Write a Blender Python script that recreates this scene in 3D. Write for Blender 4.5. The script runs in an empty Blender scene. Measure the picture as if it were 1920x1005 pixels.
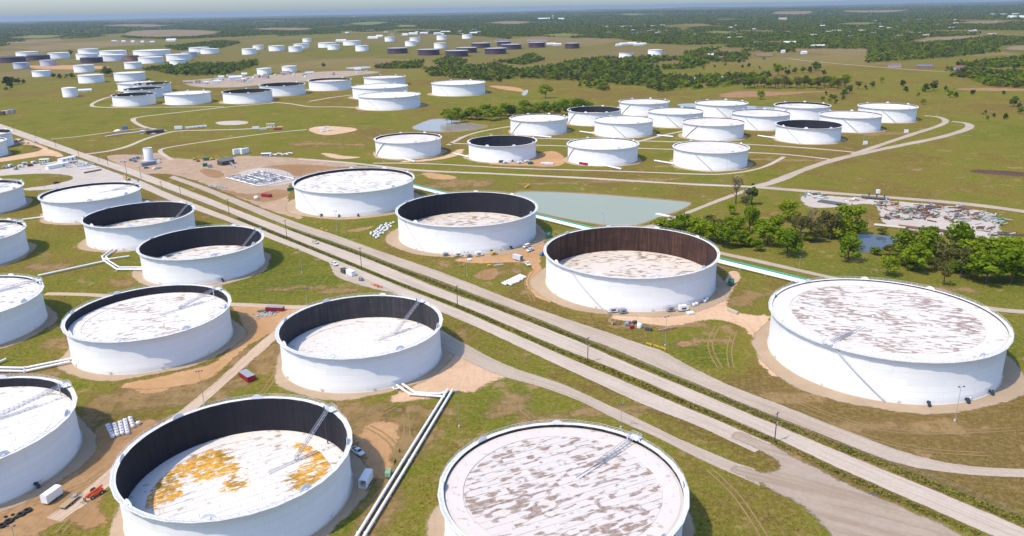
import bpy, math, random
import numpy as np
from mathutils import Matrix, Vector
from mathutils.geometry import delaunay_2d_cdt

random.seed(7)
RNG = np.random.default_rng(11)
sc = bpy.context.scene
C = sc.collection
R = math.radians

# ------------------------------------------------------------------ camera
CAM_H, FOC = 135.0, 1447.0              # metres, focal length in pixels of a 1920 px wide picture
PITCH, ROLL = math.atan((502.5 - 13.6) / FOC), R(-1.03)
cF = Vector((0, math.cos(PITCH), -math.sin(PITCH)))
_u = Vector((0, math.sin(PITCH), math.cos(PITCH)))
_r = Vector((1, 0, 0))
cR = math.cos(ROLL) * _r + math.sin(ROLL) * _u
cU = -math.sin(ROLL) * _r + math.cos(ROLL) * _u
cam = bpy.data.cameras.new('camera')
cam.sensor_width = 36.0
cam.sensor_fit = 'HORIZONTAL'
cam.lens = 36.0 * FOC / 1920.0
cam.clip_start = 1.0
cam.clip_end = 200000.0
camo = bpy.data.objects.new('camera', cam)
C.objects.link(camo)
camo.matrix_world = Matrix(((cR.x, cU.x, -cF.x, 0), (cR.y, cU.y, -cF.y, 0), (cR.z, cU.z, -cF.z, CAM_H), (0, 0, 0, 1)))
sc.camera = camo

# ------------------------------------------------------------------ sky, sun, exposure
SUN_EL = R(57.0)
SHADOW = R(32.0)                        # shadows fall to the right and away
sun_from = Vector((-math.cos(SHADOW) * math.cos(SUN_EL), -math.sin(SHADOW) * math.cos(SUN_EL), math.sin(SUN_EL)))
world = bpy.data.worlds.new('World')
sc.world = world
world.use_nodes = True
wn = world.node_tree
wn.nodes.clear()
sky = wn.nodes.new('ShaderNodeTexSky')
sky.sky_type = 'NISHITA'
sky.sun_disc = False
sky.sun_elevation = SUN_EL
sky.sun_rotation = math.atan2(sun_from.x, sun_from.y)
sky.altitude = 300.0
sky.air_density = 1.0
sky.dust_density = 1.9
sky.ozone_density = 8.0
wb = wn.nodes.new('ShaderNodeBackground')
wb.inputs['Strength'].default_value = 0.15
wo = wn.nodes.new('ShaderNodeOutputWorld')
wn.links.new(sky.outputs[0], wb.inputs['Color'])
wn.links.new(wb.outputs[0], wo.inputs['Surface'])
sunl = bpy.data.lights.new('sun', 'SUN')
sunl.energy = 2.0
sunl.angle = R(0.6)
sunl.color = (1.0, 0.90, 0.74)
suno = bpy.data.objects.new('sun', sunl)
C.objects.link(suno)
suno.rotation_euler = sun_from.to_track_quat('Z', 'Y').to_euler()
suno.location = (-300, -200, 500)
sc.view_settings.view_transform = 'Standard'
sc.view_settings.look = 'None'
sc.view_settings.exposure = 0.95
sc.view_settings.gamma = 1.0
sc.view_settings.use_curve_mapping = False
sc.render.engine = 'CYCLES'
sc.cycles.use_denoising = True
sc.cycles.max_bounces = 6
sc.cycles.transparent_max_bounces = 16
sc.cycles.volume_bounces = 1

# ------------------------------------------------------------------ helpers
def G(px, py, z=0.0):
    """the point of the level ground (height z) that a traced pixel of the photograph shows"""
    d = cF + cR * ((px - 960.0) / FOC) + cU * ((502.5 - py) / FOC)
    s = (z - CAM_H) / d.z
    return (d.x * s, d.y * s)

def PX(x, y, z=0.0):
    d = Vector((x, y, z - CAM_H))
    w = d.dot(cF)
    return 960 + FOC * d.dot(cR) / w, 502.5 - FOC * d.dot(cU) / w

def link(o):
    C.objects.link(o)
    return o

def tag(o, label=None, cat=None, group=None, kind=None):
    if label: o['label'] = label
    if cat: o['category'] = cat
    if group: o['group'] = group
    if kind: o['kind'] = kind
    return o

def empty(name, loc, rz=0.0, label=None, cat=None, group=None):
    o = bpy.data.objects.new(name, None)
    o.empty_display_size = 0.5
    link(o)
    o.location = loc
    o.rotation_euler = (0, 0, rz)
    return tag(o, label, cat, group)

class MB:
    """collects simple solids into one mesh"""
    def __init__(s):
        s.v, s.f, s.smooth = [], [], []
    def add(s, vs, fs, sm=False):
        b = len(s.v)
        s.v.extend([tuple(p) for p in vs])
        s.f.extend([tuple(i + b for i in q) for q in fs])
        s.smooth.extend([sm] * len(fs))
        return s
    def box(s, c, size, rz=0.0, M=None):
        x, y, z = size[0] / 2, size[1] / 2, size[2] / 2
        ps = [(a, b, d) for d in (-z, z) for (a, b) in ((-x, -y), (x, -y), (x, y), (-x, y))]
        cr, sr = math.cos(rz), math.sin(rz)
        if M is None:
            ps = [(c[0] + a * cr - b * sr, c[1] + a * sr + b * cr, c[2] + d) for a, b, d in ps]
        else:
            ps = [tuple(M @ Vector(p) + Vector(c)) for p in ps]
        return s.add(ps, [(3, 2, 1, 0), (4, 5, 6, 7), (0, 1, 5, 4), (1, 2, 6, 5), (2, 3, 7, 6), (3, 0, 4, 7)])
    def bar(s, p, q, w, h=None):
        p, q = Vector(p), Vector(q)
        h = h or w
        d = q - p
        L = d.length
        if L < 1e-6: return s
        M = d.to_track_quat('X', 'Z').to_matrix()
        return s.box((p + q) / 2, (L, w, h), M=M)
    def cyl(s, p, q, r0, r1=None, n=10, caps=True):
        p, q = Vector(p), Vector(q)
        r1 = r0 if r1 is None else r1
        M = (q - p).to_track_quat('Z', 'Y').to_matrix()
        vs = []
        for c, r in ((p, r0), (q, r1)):
            for i in range(n):
                a = 2 * math.pi * i / n
                vs.append(tuple(c + M @ Vector((r * math.cos(a), r * math.sin(a), 0))))
        s.add(vs, [(i, (i + 1) % n, n + (i + 1) % n, n + i) for i in range(n)], True)
        if caps:
            s.add(vs[:n], [tuple(reversed(range(n)))])
            s.add(vs[n:], [tuple(range(n))])
        return s
    def tube(s, path, r, n=10):
        path = [Vector(p) for p in path]
        rings = []
        for i, p in enumerate(path):
            a = (path[i] - path[i - 1]).normalized() if i else None
            b = (path[i + 1] - path[i]).normalized() if i < len(path) - 1 else None
            d = (a + b).normalized() if a and b else (a or b)
            k = 1.0
            if a and b: k = 1.0 / max(0.5, d.dot(a))
            side = d.cross(Vector((0, 0, 1)))
            side = side.normalized() if side.length > 1e-3 else Vector((1, 0, 0))
            up = side.cross(d).normalized()
            rings.append([tuple(p + side * (r * k * math.cos(2 * math.pi * j / n)) + up * (r * math.sin(2 * math.pi * j / n))) for j in range(n)])
        vs = [v for rg in rings for v in rg]
        fs = []
        for i in range(len(path) - 1):
            for j in range(n):
                fs.append((i * n + j, i * n + (j + 1) % n, (i + 1) * n + (j + 1) % n, (i + 1) * n + j))
        s.add(vs, fs, True)
        s.add(rings[0], [tuple(range(n))])
        s.add(rings[-1], [tuple(reversed(range(n)))])
        return s
    def lathe(s, prof, n=64, a0=0.0, flip=False, sm=True):
        vs = []
        for r, z in prof:
            for i in range(n):
                a = a0 + 2 * math.pi * i / n
                vs.append((r * math.cos(a), r * math.sin(a), z))
        fs = []
        for k in range(len(prof) - 1):
            for i in range(n):
                q = (k * n + i, k * n + (i + 1) % n, (k + 1) * n + (i + 1) % n, (k + 1) * n + i)
                fs.append(q[::-1] if flip else q)
        return s.add(vs, fs, sm)
    def prism(s, poly, z0, z1):
        n = len(poly)
        vs = [(x, y, z0) for x, y in poly] + [(x, y, z1) for x, y in poly]
        return s.add(vs, [tuple(reversed(range(n))), tuple(range(n, 2 * n))] + [(i, (i + 1) % n, n + (i + 1) % n, n + i) for i in range(n)])
    def mesh(s, name, mat=None):
        me = bpy.data.meshes.new(name)
        me.from_pydata(s.v, [], s.f)
        me.polygons.foreach_set('use_smooth', s.smooth)
        if mat: me.materials.append(mat)
        me.update()
        return me
    def obj(s, name, mat, parent=None):
        o = link(bpy.data.objects.new(name, s.mesh(name, mat)))
        if parent: o.parent = parent
        return o

def inst(name, me, parent=None, loc=(0, 0, 0), rz=0.0, rot=None, scale=None):
    o = link(bpy.data.objects.new(name, me))
    o.location = loc
    o.rotation_euler = rot if rot else (0, 0, rz)
    if scale: o.scale = scale
    if parent: o.parent = parent
    return o

def copy_tree(o, parent=None):
    c = o.copy()
    link(c)
    c.parent = parent
    for ch in o.children: copy_tree(ch, c)
    return c

# ------------------------------------------------------------------ materials
class NT:
    def __init__(s, name):
        s.m = bpy.data.materials.new(name)
        s.m.use_nodes = True
        s.t = s.m.node_tree
        s.bsdf = s.t.nodes['Principled BSDF']
        s.out = s.t.nodes['Material Output']
        s._pos = None
    def n(s, kind, **kw):
        nd = s.t.nodes.new(kind)
        for k, v in kw.items(): setattr(nd, k, v)
        return nd
    def l(s, a, b): s.t.links.new(a, b)
    def put(s, sock, v):
        if hasattr(v, 'is_output') or isinstance(v, bpy.types.NodeSocket): s.l(v, sock)
        elif isinstance(v, (tuple, list)): sock.default_value = (*v, 1.0) if len(v) == 3 and len(sock.default_value) == 4 else v
        else: sock.default_value = v
    @property
    def pos(s):
        if s._pos is None: s._pos = s.n('ShaderNodeNewGeometry').outputs['Position']
        return s._pos
    def obj(s): return s.n('ShaderNodeTexCoord').outputs['Object']
    def mapping(s, vec, scale=(1, 1, 1), rz=0.0, loc=(0, 0, 0)):
        m = s.n('ShaderNodeMapping')
        s.l(vec, m.inputs['Vector'])
        m.inputs['Scale'].default_value = scale
        m.inputs['Rotation'].default_value = (0, 0, rz)
        m.inputs['Location'].default_value = loc
        return m.outputs[0]
    def noise(s, vec, scale, detail=3.0, rough=0.55, dist=0.0, color=False):
        nd = s.n('ShaderNodeTexNoise')
        s.l(vec, nd.inputs['Vector'])
        nd.inputs['Scale'].default_value = scale
        nd.inputs['Detail'].default_value = detail
        nd.inputs['Roughness'].default_value = rough
        nd.inputs['Distortion'].default_value = dist
        return nd.outputs['Color' if color else 'Fac']
    def math(s, op, a, b=None, c=None, clamp=False):
        nd = s.n('ShaderNodeMath', operation=op, use_clamp=clamp)
        s.put(nd.inputs[0], a)
        if b is not None: s.put(nd.inputs[1], b)
        if c is not None: s.put(nd.inputs[2], c)
        return nd.outputs[0]
    def ramp(s, fac, lo, hi, a=0.0, b=1.0):
        nd = s.n('ShaderNodeMapRange', interpolation_type='SMOOTHSTEP')
        s.l(fac, nd.inputs['Value'])
        nd.inputs['From Min'].default_value = lo
        nd.inputs['From Max'].default_value = hi
        nd.inputs['To Min'].default_value = a
        nd.inputs['To Max'].default_value = b
        return nd.outputs[0]
    def mix(s, f, a, b, mode='MIX'):
        nd = s.n('ShaderNodeMix', data_type='RGBA', blend_type=mode)
        s.put(nd.inputs[0], f)
        s.put(nd.inputs[6], a)
        s.put(nd.inputs[7], b)
        return nd.outputs[2]
    def attr(s, name, kind='GEOMETRY'):
        nd = s.n('ShaderNodeAttribute', attribute_type=kind)
        nd.attribute_name = name
        return nd
    def bump(s, h, dist=0.05, strength=0.5):
        nd = s.n('ShaderNodeBump')
        s.l(h, nd.inputs['Height'])
        nd.inputs['Distance'].default_value = dist
        nd.inputs['Strength'].default_value = strength
        s.l(nd.outputs[0], s.bsdf.inputs['Normal'])
    def set(s, color=None, rough=None, metal=None, spec=None):
        if color is not None: s.put(s.bsdf.inputs['Base Color'], color)
        if rough is not None: s.put(s.bsdf.inputs['Roughness'], rough)
        if metal is not None: s.put(s.bsdf.inputs['Metallic'], metal)
        if spec is not None: s.put(s.bsdf.inputs['Specular IOR Level'], spec)
        return s

_M = {}
def paint(name, c, var=0.18, scale=0.6, rough=0.55, metal=0.0, spec=0.4, dirt=None, dirt_amt=0.35):
    """plain painted or raw surface with mottled wear"""
    if name in _M: return _M[name]
    t = NT(name)
    v = t.obj()
    n1 = t.noise(v, scale, 4, 0.6)
    dk = tuple(x * (1 - var) for x in c)
    lt = tuple(min(1, x * (1 + var * 0.6)) for x in c)
    col = t.mix(n1, dk, lt)
    if dirt:
        n2 = t.noise(v, scale * 2.7, 5, 0.65)
        col = t.mix(t.ramp(n2, 0.52, 0.75, 0, dirt_amt), col, dirt)
    t.set(col, t.ramp(n1, 0.2, 0.8, rough - 0.08, rough + 0.1), metal, spec)
    _M[name] = t.m
    return t.m

def feathered(t, amount_noise=0.75, scale=0.35, lo=0.32, hi=0.60, most=1.0):
    """ragged, thinning edge of a spread of gravel or soil: feather attribute is 0 on the rim and 1 inside"""
    f = t.attr('feather').outputs['Fac']
    n = t.noise(t.pos, scale * 0.4, 4, 0.6)
    n2 = t.noise(t.pos, scale * 1.8, 4, 0.65)
    n3 = t.noise(t.pos, scale * 8, 3, 0.6)
    k = t.math('ADD', t.math('MULTIPLY', n, amount_noise), t.math('MULTIPLY', n2, amount_noise * 0.7))
    k = t.math('ADD', k, t.math('MULTIPLY', n3, 0.3))
    m0 = 0.5 * (amount_noise * 1.7 + 0.3)
    a = t.ramp(t.math('ADD', t.math('SUBTRACT', f, k), m0), lo, hi, 0.0, most)
    tr = t.n('ShaderNodeBsdfTransparent')
    mx = t.n('ShaderNodeMixShader')
    t.l(a, mx.inputs[0])
    t.l(tr.outputs[0], mx.inputs[1])
    t.l(t.bsdf.outputs[0], mx.inputs[2])
    t.l(mx.outputs[0], t.out.inputs['Surface'])
    return t.m

def ground_mat():
    t = NT('prairie_grass')
    p = t.pos
    big = t.noise(p, 0.0045, 3, 0.5)
    mid = t.noise(p, 0.022, 4, 0.6, 0.6)
    sml = t.noise(p, 0.16, 4, 0.65)
    fine = t.noise(p, 1.7, 3, 0.7)
    f = t.math('ADD', t.math('MULTIPLY', big, 0.42), t.math('MULTIPLY', mid, 0.40))
    f = t.math('ADD', f, t.math('MULTIPLY', sml, 0.24))
    f = t.math('ADD', t.math('MULTIPLY', t.math('SUBTRACT', f, 0.53), 2.1), 0.56)
    # mown stripes
    st = t.noise(t.mapping(p, (0.02, 0.6, 1), R(-58)), 1.0, 2, 0.5)
    f = t.math('ADD', f, t.math('MULTIPLY', t.math('SUBTRACT', st, 0.5), 0.30))
    # places where the turf is known to be lush (positive) or dry (negative): x, y, radius, amount
    for px, py, r, amt in BLOBS:
        x, y = G(px, py)
        d = t.n('ShaderNodeVectorMath', operation='DISTANCE')
        t.l(t.mapping(p, (1, 1, 0)), d.inputs[0])
        d.inputs[1].default_value = (x, y, 0)
        f = t.math('SUBTRACT', f, t.ramp(d.outputs['Value'], r * 0.25, r, amt, 0.0))
    cr = t.n('ShaderNodeValToRGB')
    t.l(f, cr.inputs[0])
    e = cr.color_ramp.elements
    e[0].position, e[0].color = 0.30, (0.100, 0.130, 0.012, 1)
    e[1].position, e[1].color = 0.82, (0.195, 0.118, 0.045, 1)
    for q, c in ((0.42, (0.143, 0.157, 0.015, 1)), (0.52, (0.184, 0.166, 0.023, 1)), (0.61, (0.192, 0.145, 0.029, 1)), (0.70, (0.165, 0.108, 0.028, 1))):
        k = e.new(q)
        k.color = c
    col = cr.outputs[0]
    col = t.mix(t.ramp(fine, 0.40, 0.62, 0.0, 0.62), col, (0.074, 0.074, 0.010), 'MIX')
    col = t.mix(t.ramp(t.noise(p, 0.55, 4, 0.7), 0.46, 0.62, 0.0, 0.55), col, (0.27, 0.195, 0.065))
    bare = t.ramp(t.noise(p, 0.06, 5, 0.7), 0.57, 0.68, 0, 0.7)
    col = t.mix(bare, col, (0.34, 0.215, 0.11))
    # farther off: pastures, stubble and woods too distant to tell apart
    dist = t.n('ShaderNodeVectorMath', operation='LENGTH')
    t.l(p, dist.inputs[0])
    dl = dist.outputs['Value']
    vor = t.n('ShaderNodeTexVoronoi', feature='F1')
    t.l(t.mapping(p, (0.0022, 0.0013, 1), 0.15), vor.inputs['Vector'])
    vor.inputs['Scale'].default_value = 1.0
    vr = t.n('ShaderNodeValToRGB')
    sp = t.n('ShaderNodeSeparateColor')
    t.l(vor.outputs['Color'], sp.inputs[0])
    t.l(sp.outputs[0], vr.inputs[0])
    ve = vr.color_ramp.elements
    ve[0].position, ve[0].color = 0.0, (0.125, 0.128, 0.022, 1)
    ve[1].position, ve[1].color = 1.0, (0.27, 0.19, 0.10, 1)
    for q, c in ((0.35, (0.17, 0.145, 0.036, 1)), (0.7, (0.185, 0.135, 0.062, 1))):
        k = ve.new(q)
        k.color = c
    fld = t.mix(t.ramp(mid, 0.3, 0.7, 0.0, 0.35), vr.outputs[0], (0.11, 0.105, 0.032))
    col = t.mix(t.ramp(dl, 1500, 2600, 0.0, 0.8), col, fld)
    wood = t.ramp(t.noise(t.mapping(p, (0.0006, 0.0011, 1)), 1.0, 5, 0.6), 0.40, 0.52)
    wood = t.math('MULTIPLY', wood, t.ramp(dl, 5000, 8500))
    wcol = t.mix(t.noise(p, 0.008, 4, 0.6), (0.035, 0.055, 0.018), (0.075, 0.095, 0.03))
    col = t.mix(wood, col, wcol)
    t.set(col, 0.95, 0, 0.0)
    t.bump(t.math('ADD', fine, t.math('MULTIPLY', sml, 2.0)), 0.25, 0.6)
    return t.m

def gravel_mat(name, c1, c2, c3, fea=0.6, track=0.5):
    t = NT(name)
    p = t.pos
    ac = t.attr('across').outputs['Fac']
    al = t.attr('along').outputs['Fac']
    cv = t.n('ShaderNodeCombineXYZ')
    t.l(t.math('MULTIPLY', ac, 9.0), cv.inputs[0])
    t.l(t.math('MULTIPLY', al, 0.02), cv.inputs[1])
    streak = t.noise(cv.outputs[0], 1.0, 4, 0.6, 0.3)
    n1 = t.noise(p, 0.05, 5, 0.65)
    n2 = t.noise(p, 0.7, 4, 0.7)
    n3 = t.noise(p, 5.0, 2, 0.7)
    col = t.mix(t.ramp(n1, 0.3, 0.7), c1, c2)
    col = t.mix(t.ramp(streak, 0.35, 0.68, 0.0, track), col, c3)
    col = t.mix(t.ramp(streak, 0.50, 0.36, 0.0, 0.30), col, tuple(x * 0.66 for x in c1))
    col = t.mix(t.ramp(n2, 0.35, 0.75, 0.0, 0.34), col, tuple(x * 0.70 for x in c1))
    col = t.mix(t.ramp(n3, 0.45, 0.8, 0.0, 0.22), col, tuple(min(1, x * 1.35) for x in c2))
    t.set(col, 0.95, 0, 0.0)
    t.bump(t.math('ADD', n3, n2), 0.06, 0.5)
    return feathered(t, fea)

def soil_mat(name, c1, c2, c3, fea=0.9, ruts=0.4, scale=1.0, **kw):
    t = NT(name)
    p = t.pos
    n1 = t.noise(p, 0.045 * scale, 5, 0.65, 0.8)
    n2 = t.noise(p, 0.35 * scale, 5, 0.7)
    n3 = t.noise(p, 3.0, 3, 0.7)
    rut = t.noise(t.mapping(p, (0.9, 0.07, 1), R(35)), 1.0, 4, 0.6, 0.9)
    col = t.mix(t.ramp(n1, 0.3, 0.7), c1, c2)
    col = t.mix(t.ramp(n2, 0.42, 0.7, 0, 0.6), col, c3)
    col = t.mix(t.ramp(rut, 0.5, 0.66, 0.0, ruts), col, tuple(x * 0.68 for x in c1))
    col = t.mix(t.ramp(n3, 0.4, 0.8, 0.0, 0.2), col, tuple(min(1, x * 1.3) for x in c2))
    t.set(col, 0.95, 0, 0.0)
    t.bump(t.math('ADD', n3, t.math('MULTIPLY', n2, 2.0)), 0.1, 0.6)
    return feathered(t, fea, **kw)

def water_mat(name, c1, c2, rough=0.12):
    t = NT(name)
    n = t.noise(t.pos, 0.02, 3, 0.5)
    w = t.noise(t.mapping(t.pos, (0.5, 1.0, 1), 0.4), 1.1, 3, 0.6)
    t.set(t.mix(n, c1, c2), rough, 0, 0.12)
    t.bump(w, 0.05, 0.12)
    return t.m
# ------------------------------------------------------------------ terrain
def hill(x, y):
    """height of the country: level round the tank farm, rolling beyond, falling away with the earth's curve"""
    x = np.asarray(x, float); y = np.asarray(y, float)
    d = np.hypot(x, y)
    s = np.clip((d - 3600) / 9000, 0, 1)
    s = s * s * (3 - 2 * s)
    w = (np.sin(x / 910 + 1.3) * np.sin(y / 1270 + .4) + .7 * np.sin((x + .6 * y) / 530) + .6 * np.sin((y - .35 * x) / 740 + 2.1))
    z = s * 11 * w
    far = np.clip((d - 11000) / 14000, 0, 1)
    az = np.arctan2(x, np.maximum(y, 1.0))
    z = z + far * (26 + 62 * np.clip((az + .15) / .8, 0, 1)) * (1 + .18 * np.sin(x / 2100) + .15 * np.sin(x / 900 + y / 3000))
    return z - d * d / (2 * 7.4e6)

BLOBS = [(430, 500, 85, .10), (90, 470, 60, .10), (590, 520, 50, .10), (1335, 672, 16, .17), (1290, 645, 30, .08), (930, 660, 40, .06), (760, 960, 40, .07), (1400, 960, 40, .07),
         (1640, 790, 80, -.24), (1500, 770, 40, -.18), (1800, 830, 60, -.16), (1330, 900, 40, -.05), (1250, 760, 30, -.06), (250, 760, 30, -.05), (1700, 330, 170, .05), (150, 210, 260, .10), (450, 265, 120, .09), (720, 820, 30, -.10), (1560, 480, 60, .03), (1150, 350, 60, .02)]

rings = [0.0] + list(np.geomspace(40, 46000, 96))
NA = 300
gv, gf = [(0, 0, 0)], []
for r in rings[1:]:
    a = np.linspace(0, 2 * np.pi, NA, endpoint=False)
    x, y = r * np.sin(a), r * np.cos(a)
    z = np.where(r < 3000, 0.0 if r < 2000 else hill(x, y), hill(x, y))
    if r < 2000: z = np.zeros(NA)
    gv.extend(zip(x, y, z))
for i in range(NA): gf.append((0, 1 + (i + 1) % NA, 1 + i))
for k in range(len(rings) - 2):
    b0, b1 = 1 + k * NA, 1 + (k + 1) * NA
    for i in range(NA): gf.append((b0 + i, b0 + (i + 1) % NA, b1 + (i + 1) % NA, b1 + i))
gm = MB(); gm.v, gm.f, gm.smooth = gv, gf, [True] * len(gf)
ground = gm.obj('ground', ground_mat())
tag(ground, kind='structure')

# ------------------------------------------------------------------ sheets of soil, gravel and water
def chaikin(p, n=2, closed=True):
    p = np.asarray(p, float)
    for _ in range(n):
        q = np.roll(p, -1, 0) if closed else p[1:]
        a = p if closed else p[:-1]
        m = np.empty((2 * len(a), 2))
        m[0::2] = .75 * a + .25 * q
        m[1::2] = .25 * a + .75 * q
        p = m if closed else np.vstack([p[:1], m, p[-1:]])
    return p

COVER = []
def sheet(name, pts, mat, z, feather=2.5, px=True, smooth=2, jit=0.0):
    if not name.startswith('pond_water'): feather *= 1.8
    p = np.array([G(*q) for q in pts]) if px else np.asarray(pts, float)
    if smooth: p = chaikin(p, smooth)
    a = 0.5 * np.sum(p[:, 0] * np.roll(p[:, 1], -1) - np.roll(p[:, 0], -1) * p[:, 1])
    if a < 0: p = p[::-1]
    COVER.append(p.copy())
    if jit: p = p + RNG.normal(0, jit, p.shape)
    t = np.roll(p, -1, 0) - np.roll(p, 1, 0)
    t /= np.maximum(1e-6, np.linalg.norm(t, axis=1))[:, None]
    nrm = np.stack([-t[:, 1], t[:, 0]], 1)
    n = len(p)
    q = p + nrm * feather
    # keep only inner points that stay a feather's width from the outline
    keep = []
    for i in range(n):
        d = np.min(np.hypot(p[:, 0] - q[i, 0], p[:, 1] - q[i, 1]))
        if d > feather * .6: keep.append(i)
    vs = [Vector(v) for v in p] + [Vector(q[i]) for i in keep]
    res = delaunay_2d_cdt(vs, [], [list(range(n))], 1, 1e-4)
    ov, of, orig = res[0], res[2], res[3]
    me = bpy.data.meshes.new(name)
    me.from_pydata([(v.x, v.y, z) for v in ov], [], of)
    me.materials.append(mat)
    fa = me.attributes.new('feather', 'FLOAT', 'POINT')
    vals = np.zeros(len(ov))
    for i, o in enumerate(orig):
        vals[i] = 0.0 if any(k < n for k in o) else 1.0
    fa.data.foreach_set('value', vals)
    aa = me.attributes.new('across', 'FLOAT', 'POINT')
    aa.data.foreach_set('value', np.array([v.x * 0.02 + v.y * 0.035 for v in ov]))
    la = me.attributes.new('along', 'FLOAT', 'POINT')
    la.data.foreach_set('value', np.array([v.x * 0.8 - v.y * 0.5 for v in ov]))
    me.update()
    if me.polygons and me.polygons[0].normal.z < 0: me.flip_normals()
    o = link(bpy.data.objects.new(name, me))
    return tag(o, kind='structure')

def smooth_line(p, step):
    p = chaikin(p, 3, closed=False)
    d = np.r_[0, np.cumsum(np.hypot(*np.diff(p, axis=0).T))]
    n = max(2, int(d[-1] / step))
    s = np.linspace(0, d[-1], n + 1)
    return np.stack([np.interp(s, d, p[:, 0]), np.interp(s, d, p[:, 1])], 1), s

def strip(name, L, Rr, s, mat, z, fr):
    COVER.append(np.vstack([L, Rr[::-1]]))
    cols = [0, fr, .28, .5, .72, 1 - fr, 1]
    fe = [0, 1, 1, 1, 1, 1, 0]
    n, m = len(L), len(cols)
    vs, at, ac, al = [], [], [], []
    for i in range(n):
        for c, f in zip(cols, fe):
            q = L[i] * (1 - c) + Rr[i] * c
            vs.append((q[0], q[1], z)); at.append(f); ac.append(c); al.append(s[i])
    fs = [(i * m + j, i * m + j + 1, (i + 1) * m + j + 1, (i + 1) * m + j) for i in range(n - 1) for j in range(m - 1)]
    me = bpy.data.meshes.new(name)
    me.from_pydata(vs, [], fs)
    me.materials.append(mat)
    for k, v in (('feather', at), ('across', ac), ('along', al)):
        me.attributes.new(k, 'FLOAT', 'POINT').data.foreach_set('value', np.array(v, float))
    me.update()
    if me.polygons[0].normal.z < 0: me.flip_normals()
    return tag(link(bpy.data.objects.new(name, me)), kind='structure')

def road(name, pts, width, mat, z, px=True, fr=0.26):
    p, s = smooth_line(np.array([G(*q) for q in pts]) if px else np.asarray(pts, float), 6.0)
    t = np.gradient(p, axis=0)
    t /= np.linalg.norm(t, axis=1)[:, None]
    nn = np.stack([-t[:, 1], t[:, 0]], 1)
    w = width * (1 + .08 * np.sin(s * .05) + .05 * np.sin(s * .13 + 2))
    return strip(name, p + nn * w[:, None] / 2, p - nn * w[:, None] / 2, s, mat, z, fr)

def band(name, top, bot, mat, z, fr=0.16, n=90):
    """a road between two traced edges"""
    A, _ = smooth_line(np.array([G(*q) for q in top]), 4.0)
    B, _ = smooth_line(np.array([G(*q) for q in bot]), 4.0)
    def rs(P):
        d = np.r_[0, np.cumsum(np.hypot(*np.diff(P, axis=0).T))]
        u = np.linspace(0, d[-1], n)
        return np.stack([np.interp(u, d, P[:, 0]), np.interp(u, d, P[:, 1])], 1), u
    a, s = rs(A); b, _ = rs(B)
    return strip(name, a, b, s, mat, z, fr)

GRAVEL = gravel_mat('gravel_road', (0.40, 0.31, 0.225), (0.47, 0.37, 0.275), (0.49, 0.415, 0.34))
GRAVEL2 = gravel_mat('pale_gravel', (0.46, 0.365, 0.275), (0.53, 0.43, 0.33), (0.56, 0.48, 0.395))
PADG = soil_mat('tank_pad_gravel', (0.36, 0.265, 0.175), (0.43, 0.325, 0.22), (0.39, 0.265, 0.155), 0.7, 0.15)
DIRT = soil_mat('red_dirt', (0.43, 0.245, 0.115), (0.50, 0.31, 0.155), (0.43, 0.20, 0.08), 0.9, 0.3)
DIRTB = soil_mat('brown_dirt', (0.30, 0.17, 0.08), (0.38, 0.235, 0.115), (0.25, 0.13, 0.055), 0.9, 0.45)
DIRTP = soil_mat('pale_red_dirt', (0.54, 0.355, 0.215), (0.62, 0.43, 0.275), (0.54, 0.29, 0.155), 0.9, 0.25)
BANK = soil_mat('bare_bank_soil', (0.29, 0.16, 0.08), (0.35, 0.215, 0.11), (0.24, 0.125, 0.06), 0.8, 0.2)
CONC = soil_mat('crusher_run', (0.45, 0.385, 0.32), (0.53, 0.46, 0.385), (0.43, 0.335, 0.25), 0.8, 0.2)
ASH = soil_mat('ash_and_char', (0.07, 0.065, 0.06), (0.13, 0.12, 0.11), (0.2, 0.17, 0.15), 1.1, 0.2)
TRACK = gravel_mat('farm_track', (0.46, 0.32, 0.205), (0.54, 0.395, 0.27), (0.58, 0.46, 0.34), 0.8, 0.6)
BURNT = soil_mat('ploughed_earth', (0.10, 0.062, 0.045), (0.13, 0.08, 0.058), (0.09, 0.055, 0.04), 0.8, 0.5)

# the corridor: three gravel roads with two verges
up_t = [(326, 329), (388, 350), (461, 379), (478, 386), (565, 420), (620, 436), (712, 470), (795, 497), (885, 531), (969, 565), (1073, 600), (1143, 622), (1206, 645), (1252, 657), (1269, 672), (1332, 705), (1394, 732), (1460, 755), (1553, 794), (1640, 825), (1666, 837), (1739, 860), (1812, 874), (1920, 879), (2020, 880)]
up_b = [(316, 334), (372, 354), (436, 382), (452, 389), (544, 428), (628, 455), (690, 478), (753, 503), (829, 529), (906, 560), (1011, 600), (1094, 636), (1143, 653), (1227, 691), (1311, 724), (1394, 760), (1460, 785), (1532, 813), (1624, 851), (1700, 879), (1732, 882), (1771, 887), (1833, 894), (1920, 897), (2020, 898)]
mn_t = [(-160, 176), (0, 231), (42, 246), (93, 263), (152, 285), (186, 295), (254, 318), (294, 333), (400, 374), (440, 391), (523, 423), (586, 447), (670, 476), (753, 510), (843, 548), (906, 569), (1011, 609), (1094, 642), (1160, 673), (1227, 701), (1311, 735), (1394, 770), (1449, 793), (1553, 836), (1603, 857), (1687, 891), (1771, 925), (1854, 960), (1920, 987), (2060, 1045)]
mn_b = [(-160, 188), (0, 244), (20, 251), (82, 273), (144, 294), (186, 309), (245, 329), (252, 332), (304, 352), (388, 383), (440, 404), (544, 447), (649, 489), (753, 533), (864, 573), (969, 619), (1073, 665), (1164, 697), (1269, 745), (1344, 776), (1449, 821), (1520, 857), (1624, 904), (1729, 950), (1833, 996), (1960, 1052)]
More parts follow.
